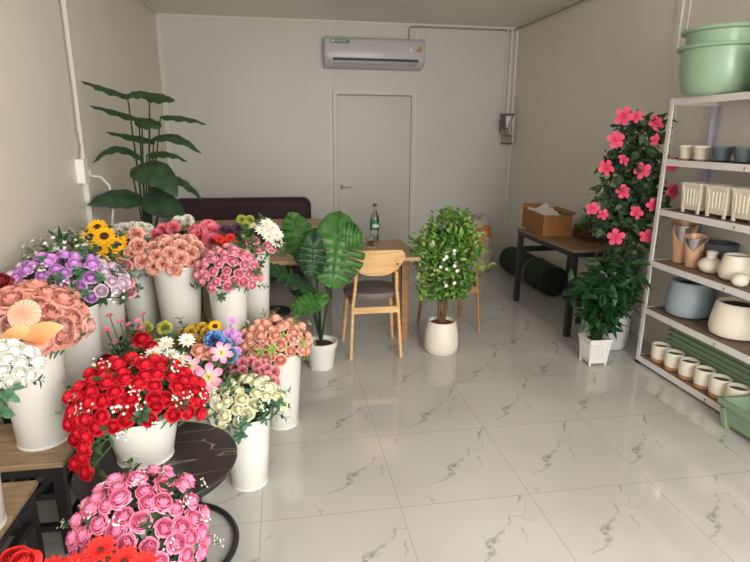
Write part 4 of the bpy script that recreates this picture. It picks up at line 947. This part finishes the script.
bu = thing('potted_bush', 'dark green bush in a square white ribbed planter on the floor', 'plant', (2.165, 3.41, 0))
def ribbed_planter(parent, top, bot, h, mat, soil=None, ribs=7):
    b = MB(); v = []
    for (s, z) in ((bot, .02), (top, h)): v += [(-s, -s, z), (s, -s, z), (s, s, z), (-s, s, z)]
    for (s, z) in ((bot*.9, .03), (top*.9, h)): v += [(-s, -s, z), (s, -s, z), (s, s, z), (-s, s, z)]
    b.add(v, [(0, 1, 5, 4), (1, 2, 6, 5), (2, 3, 7, 6), (3, 0, 4, 7), (3, 2, 1, 0), (8, 12, 13, 9), (9, 13, 14, 10), (10, 14, 15, 11), (11, 15, 12, 8), (8, 9, 10, 11), (4, 5, 13, 12), (5, 6, 14, 13), (6, 7, 15, 14), (7, 4, 12, 15)])
    b.obj('planter', mat, parent, False)
    b = MB(); t2 = top+.008
    b.box(-t2, t2, -t2, -top*.92, h-.012, h+.006).box(-t2, t2, top*.92, t2, h-.012, h+.006).box(-t2, -top*.92, -top*.92, top*.92, h-.012, h+.006).box(top*.92, t2, -top*.92, top*.92, h-.012, h+.006)
    b.obj('rim', mat, parent, False)
    b = MB(); g = .008
    for k in range(ribs):
        u = -1+2*(k+.5)/ribs
        z0, z1 = .05, h-.03; s0 = bot+(top-bot)*z0/h; s1 = bot+(top-bot)*z1/h
        for (ax, sg) in ((0, -1), (0, 1), (1, -1), (1, 1)):
            A_ = (u*s0*.92, sg*(s0+.002), z0) if ax == 0 else (sg*(s0+.002), u*s0*.92, z0); B_ = (u*s1*.92, sg*(s1+.002), z1) if ax == 0 else (sg*(s1+.002), u*s1*.92, z1)
            b.bar(A_, B_, top*.10, .006)
    b.obj('rib', mat, parent, False)
    b = MB()
    for sx in (-1, 1):
        for sy in (-1, 1): MB().bar((sx*bot*.93, sy*bot*.93, 0), (sx*top*.97, sy*top*.97, h-.005), bot*.2, bot*.2).obj('corner_post', mat, parent, False)
    if soil:
        s = top*.88; MB().add([(-s, -s, h-.02), (s, -s, h-.02), (s, s, h-.02), (-s, s, h-.02)], [(0, 1, 2, 3)]).obj('soil', soil, parent, False)
ribbed_planter(bu, .077, .063, .195, 'pot_white', 'soil')
b = MB()
for k in range(7): a = k*.9; b.tube([(.02*math.cos(a), .02*math.sin(a), .16), (.05*math.cos(a), .05*math.sin(a), .32), (.12*math.cos(a)+.03, .1*math.sin(a), .52)], .006, 5)
b.obj('stems', 'stem_dark', bu)
P_ = []
for c, r, n in [((.07, 0, .63), (.20, .15, .14), 330), ((-.02, 0, .54), (.22, .15, .13), 280), ((.12, 0, .50), (.17, .13, .11), 170), ((-.02, -.02, .38), (.15, .12, .11), 150), ((.05, 0, .30), (.09, .08, .08), 60)]: P_ += blob(c, r, n, .5)
leaf_mass('foliage', 'leaf_bush', bu, P_, .11, .036, -.1)

# ------------------------------------------------------------------ shelf unit
SX0, SX1, SY0, SY1 = 2.485, 2.835, 2.0, 3.385
sh_ = thing('shelving_unit', 'white steel shelving unit with brown boards along the right wall', 'shelf', (0, 0, 0))
ZS = [.055, .415, .755, 1.11, 1.435, 1.815]
for (x, y, mt) in ((SX0, SY1, 'shelf_white'), (SX1, SY1, 'zinc'), (SX0, SY0, 'shelf_white'), (SX1, SY0, 'zinc')):
    sx = 1 if x == SX0 else -1; sy = -1 if y == SY1 else 1
    MB().box(min(x, x+sx*.003), max(x, x+sx*.003), min(y, y+sy*.035), max(y, y+sy*.035), .0, 1.82).box(min(x, x+sx*.035), max(x, x+sx*.035), min(y, y+sy*.003), max(y, y+sy*.003), .0, 1.82).obj('post', mt, sh_, False)
    MB().box(min(x-.003, x+sx*.037), max(x+.003, x+sx*.037), min(y-.003, y+sy*.037) , max(y+.003, y+sy*.037), 0, .02).obj('rubber_foot', 'rubber', sh_, False)
for z in ZS:
    s_ = MB().box(SX0+.008, SX1-.008, SY0+.006, SY1-.006, z-.012, z).obj('shelf_board', 'board', sh_, False)
    MB().box(SX0+.002, SX0+.008, SY0+.002, SY1-.002, z-.038, z+.002).box(SX1-.008, SX1-.002, SY0+.002, SY1-.002, z-.038, z+.002).box(SX0+.008, SX1-.008, SY1-.008, SY1-.002, z-.038, z+.002).box(SX0+.008, SX1-.008, SY0+.002, SY0+.008, z-.038, z+.002).obj('shelf_rail', 'shelf_white', s_, False)
    MB().tube([(SX0-.002, 2.70, z-.018), (SX0+.004, 2.70, z-.018)], .005, 8).tube([(SX0-.002, 2.70, z-.03), (SX0+.004, 2.70, z-.03)], .003, 8).obj('slot', 'elec', s_)

def lathed(name, label, cat, loc, prof, mat, group=None, inner=None, ripple=0, nr=0, part='body'):
    c = thing(name, label, cat, loc, 0, group)
    MB().lathe(prof, 64, cap=False, ripple=ripple, nr=nr).obj(part, mat, c)
    if inner: MB().lathe([(0, inner[1]), (inner[0], inner[1])], 40, cap=False).obj('inside', inner[2], c)
    return c
# top: two nested green pots + one further
def basin(label, loc, R, h, rim):
    c = thing('planter_bowl', label, 'pot', loc)
    MB().lathe([(0, 0), (R*.72, 0), (R*.86, .02), (R*.96, .09), (R, .18), (R*1.0, h-.02), (R*.97, h-.02), (R*.96, .18), (R*.9, .09), (R*.7, .03), (0, .02)], 72, cap=False).obj('bowl', 'green_pot', c)
    MB().lathe([(R*.98, h-.028), (R+rim, h-.022), (R+rim+.004, h-.012), (R+rim, h-.004), (R*.97, h), (R*.97, h-.02)], 72, cap=False).obj('rim', 'green_pot', c)
    return c
basin('large pale green plastic planter on the top shelf, lower of the nested pair', (2.60, 3.13, 1.817), .218, .285, .025)
basin('pale green planter nested inside the larger one on the top shelf', (2.60, 3.13, 1.91), .203, .285, .028)
basin('pale green planter at the right edge of the top shelf', (2.67, 2.64, 1.817), .19, .24, .03)
# level 5: small pots
def small_pot(label, loc, mat, R=.052, rib=True, group=None):
    c = thing('small_plant_pot', label, 'pot', loc)
    MB().lathe([(0, .008), (R*.68, .008), (R*.82, .03), (R*.98, .075), (R*1.05, .078), (R*1.06, .09), (R*.96, .09), (R*.9, .07), (R*.6, .02), (0, .02)], 60, cap=False, ripple=.012 if rib else 0, nr=20).obj('pot', mat, c)
    MB().lathe([(0, 0), (R*.7, 0), (R*.9, .01), (R*.88, .014), (0, .008)], 40, cap=False).obj('saucer', mat, c)
    return c
ZZ = 1.437
small_pot('small ribbed white pot nearest the shelf post, fifth shelf', (2.62, 3.335, ZZ), 'ivory')
small_pot('small ribbed white pot next to the slate grey pots, fifth shelf', (2.62, 3.20, ZZ), 'ivory')
small_pot('small slate grey pot next to the white ribbed pots', (2.62, 3.03, ZZ), 'grey_pot', .06, False)
small_pot('small slate grey pot at the right beside the pale blue one', (2.62, 2.865, ZZ), 'grey_pot', .06, False)
small_pot('small pale blue pot at the right edge of the fifth shelf', (2.62, 2.70, ZZ), 'lblue', .06, False)
# level 4: square planters
for i, (y, lb) in enumerate(((3.15, 'square ribbed ivory planter nearest the shelf post, fourth shelf'), (2.935, 'square ribbed ivory planter in the middle of the fourth shelf'), (2.73, 'square ribbed ivory planter at the right of the fourth shelf'), (2.53, 'square ribbed ivory planter beyond the right edge'))):
    c = thing('square_planter', lb, 'planter', (2.625, y, 1.112))
    ribbed_planter(c, .080, .071, .182, 'ivory', ribs=5)
# level 3
def tall_vase(label, loc, h, R, rz):
    c = thing('tall_vase', label, 'vase', loc, rz)
    b = MB(); n = 120; rows = 60
    vs = []; 
    for i in range(rows+1):
        u = i/rows
        for j in range(n):
            a = 2*PI*j/n; r = R*(.55+.45*u**1.1); z = h*u*(1+.05*math.cos(a)*u)
            vs.append((r*math.cos(a), r*math.sin(a), z))
    for i in range(rows):
        for j in range(n):
            a = 2*PI*(j+.5)/n; u = (i+.5)/rows; dd = abs((a-PI+PI) % (2*PI)-PI)
            b.f.append((i*n+j, i*n+(j+1) % n, (i+1)*n+(j+1) % n, (i+1)*n+j)); b.m.append(1 if u > .52+dd*.42 and dd < 1.25 else 0)
    b.f.append(tuple(range(n-1, -1, -1))); b.m.append(0)
    b.v = [tuple(v) for v in vs]; b.t = [0]*len(vs)
    o = b.obj('vase_body', ['copper', 'silver'], c); md = o.modifiers.new('s', 'SOLIDIFY'); md.thickness = .004
    return c
tall_vase('taller copper vase with silver V at the back of the third shelf', (2.66, 3.30, .757), .265, .086, .75)
tall_vase('shorter copper vase with silver V in front on the third shelf', (2.635, 3.155, .757), .20, .074, .75)
lathed('ribbed_vase', 'round ribbed white bud vase with narrow neck on the third shelf', 'vase', (2.625, 2.985, .757), [(0, 0), (.032, 0), (.055, .012), (.072, .04), (.07, .062), (.05, .085), (.03, .094), (.027, .11), (.034, .135), (.029, .135), (.022, .11), (0, .10)], 'ivory', ripple=.02, nr=28)
lathed('charcoal_pot', 'charcoal ceramic pot behind the ribbed bud vase', 'pot', (2.745, 3.06, .757), [(0, 0), (.065, 0), (.08, .02), (.095, .12), (.10, .17), (.094, .175), (.09, .16), (.088, .13), (0, .125)], 'dark_pot', inner=(.088, .13, 'soil'))
lathed('ceramic_pot', 'tapered cream ceramic pot at the right of the third shelf', 'pot', (2.635, 2.80, .757), [(0, 0), (.06, 0), (.082, .015), (.09, .045), (.083, .10), (.07, .15), (.064, .152), (.062, .14), (0, .12)], 'ivory', inner=(.063, .135, 'cup_wood'))
lathed('small_white_vase', 'small round white vase cut by the right edge, third shelf', 'vase', (2.55, 2.665, .757), [(0, 0), (.02, 0), (.038, .012), (.045, .035), (.038, .06), (.018, .075), (0, .075)], 'ivory', ripple=.02, nr=20)
# level 2
lathed('blue_grey_pot', 'large blue-grey ceramic pot on the second shelf', 'pot', (2.665, 3.165, .417), [(0, 0), (.10, 0), (.13, .015), (.142, .05), (.138, .13), (.122, .235), (.114, .24), (.11, .22), (0, .17)], 'blue_pot', inner=(.111, .215, 'rubber'))
lathed('cream_planter_pot', 'large cream ceramic pot at the right of the second shelf', 'pot', (2.665, 2.765, .417), [(0, 0), (.10, 0), (.13, .015), (.14, .05), (.135, .11), (.115, .21), (.108, .212), (.104, .195), (0, .15)], 'ivory', inner=(.105, .19, 'rubber'))
# level 1: mugs with wooden saucers, troughs, basin
for i, (y, lb) in enumerate(((3.245, 'small white pot on wooden base, nearest the shelf post'), (3.105, 'small white pot on wooden base, second from the shelf post'), (2.965, 'small white pot on wooden base, middle of the bottom row'), (2.825, 'small white pot on wooden base, fourth from the shelf post'), (2.695, 'small white pot on wooden base, fifth from the shelf post'), (2.565, 'small white pot hidden behind the green basket'))):
    c = thing('cup_planter', lb, 'pot', (2.57, y, .057)); c.scale = (1.12, 1.12, 1.22)
    MB().lathe([(0, .016), (.043, .016), (.05, .02), (.053, .04), (.053, .098), (.049, .10), (.047, .09), (.047, .08), (0, .078)], 40, cap=False).obj('cup', 'ivory', c)
    MB().lathe([(0, .081), (.0465, .083)], 32, cap=False).obj('glaze_inside', 'green_in', c)
    MB().lathe([(0, 0), (.046, 0), (.05, .004), (.05, .016), (0, .016)], 40, cap=False).obj('wooden_base', 'cup_wood', c)
for k in range(5):
    c = thing('trough_planter', ('lowest', 'second lowest', 'middle', 'second highest', 'topmost')[k]+' of the stacked sage green troughs on the bottom shelf', 'planter', (2.735, 2.85, .057+.036*k), 0)
    a0, b0, h = .075, .44, .14
    b = MB(); v = []
    for s, z in ((.84, 0), (1, h)): v += [(-a0*s, -b0*s, z), (a0*s, -b0*s, z), (a0*s, b0*s, z), (-a0*s, b0*s, z)]
    for s, z in ((.80, .006), (.95, h)): v += [(-a0*s, -b0*s, z), (a0*s, -b0*s, z), (a0*s, b0*s, z), (-a0*s, b0*s, z)]
    b.add(v, [(0, 1, 5, 4), (1, 2, 6, 5), (2, 3, 7, 6), (3, 0, 4, 7), (3, 2, 1, 0), (8, 12, 13, 9), (9, 13, 14, 10), (10, 14, 15, 11), (11, 15, 12, 8), (8, 9, 10, 11)]).obj('trough', 'green_tray', c, False)
    MB().box(-a0-.012, -a0*.94, -b0-.012, b0+.012, h-.012, h).box(a0*.94, a0+.012, -b0-.012, b0+.012, h-.012, h).box(-a0, a0, -b0-.012, -b0*.95, h-.012, h).box(-a0, a0, b0*.95, b0+.012, h-.012, h).obj('rim', 'green_tray', c, False)
c = thing('green_basket', 'sage green plastic basket with side holes in front of the bottom shelf', 'basket', (2.50, 2.30, 0), .0)
a0, b0, h = .12, .17, .17
b = MB(); v = []
for s, z in ((.82, .03), (1, h)): v += [(-a0*s, -b0*s, z), (a0*s, -b0*s, z), (a0*s, b0*s, z), (-a0*s, b0*s, z)]
for s, z in ((.78, .036), (.95, h)): v += [(-a0*s, -b0*s, z), (a0*s, -b0*s, z), (a0*s, b0*s, z), (-a0*s, b0*s, z)]
b.add(v, [(0, 1, 5, 4), (1, 2, 6, 5), (2, 3, 7, 6), (3, 0, 4, 7), (3, 2, 1, 0), (8, 12, 13, 9), (9, 13, 14, 10), (10, 14, 15, 11), (11, 15, 12, 8), (8, 9, 10, 11)]).obj('basket_body', 'green_tray', c, False)
MB().box(-a0-.012, -a0*.94, -b0-.012, b0+.012, h-.03, h).box(a0*.94, a0+.012, -b0-.012, b0+.012, h-.03, h).box(-a0, a0, -b0-.012, -b0*.95, h-.03, h).box(-a0, a0, b0*.95, b0+.012, h-.03, h).obj('rim', 'green_tray', c, False)
b = MB()
for sx in (-1, 1):
    for sy in (-1, 1): MB().bar((sx*a0*.78, sy*b0*.78, 0), (sx*a0*.92, sy*b0*.9, .12), .03, .03).obj('foot', 'green_tray', c, False)
b = MB()
for k in range(9): b.box(-.08+.02*k-.004, -.08+.02*k+.004, b0*.93, b0*.952, .10, .135)
b.obj('slot', 'green_in', c, False)

# ------------------------------------------------------------------ a label of its own for every flower of a bunch: its row and its place in the row
ORD = ('', 'first', 'second', 'third', 'fourth', 'fifth', 'sixth', 'seventh', 'eighth', 'ninth', 'tenth', 'eleventh', 'twelfth', 'thirteenth')
def seen(o):
    v = Vector(o.location)-Vector((0, 0, H)); dp = v.dot(fw); return (v.dot(rt2)/dp, -v.dot(up2)/dp)
sets = {}
for o in COL.objects:
    if o.parent is None and o.get('category') == 'flower' and o.get('group'): sets.setdefault((o['group'], o['label']), []).append(o)
for (g, lb), os_ in sets.items():
    if len(os_) < 2: continue
    os_.sort(key=lambda o: seen(o)[1]); n = len(os_); per = n if n <= 4 else max(3, round(math.sqrt(n*1.3))); rows = [os_[i:i+per] for i in range(0, n, per)]
    for ri, row in enumerate(rows):
        row.sort(key=lambda o: seen(o)[0])
        for ci, o in enumerate(row):
            side = ORD[ci+1]+' from left'
            if ci == 0 and len(row) > 1: side = 'leftmost'
            if ci == len(row)-1 and len(row) > 1: side = 'rightmost'
            rw = '' if len(rows) == 1 else (', top row' if ri == 0 else ', bottom row' if ri == len(rows)-1 else ', '+ORD[ri+1]+' row from top')
            o['label'] = lb+rw+', '+side
            if len(o['label'].split()) > 16: print('LONG', o['label'])
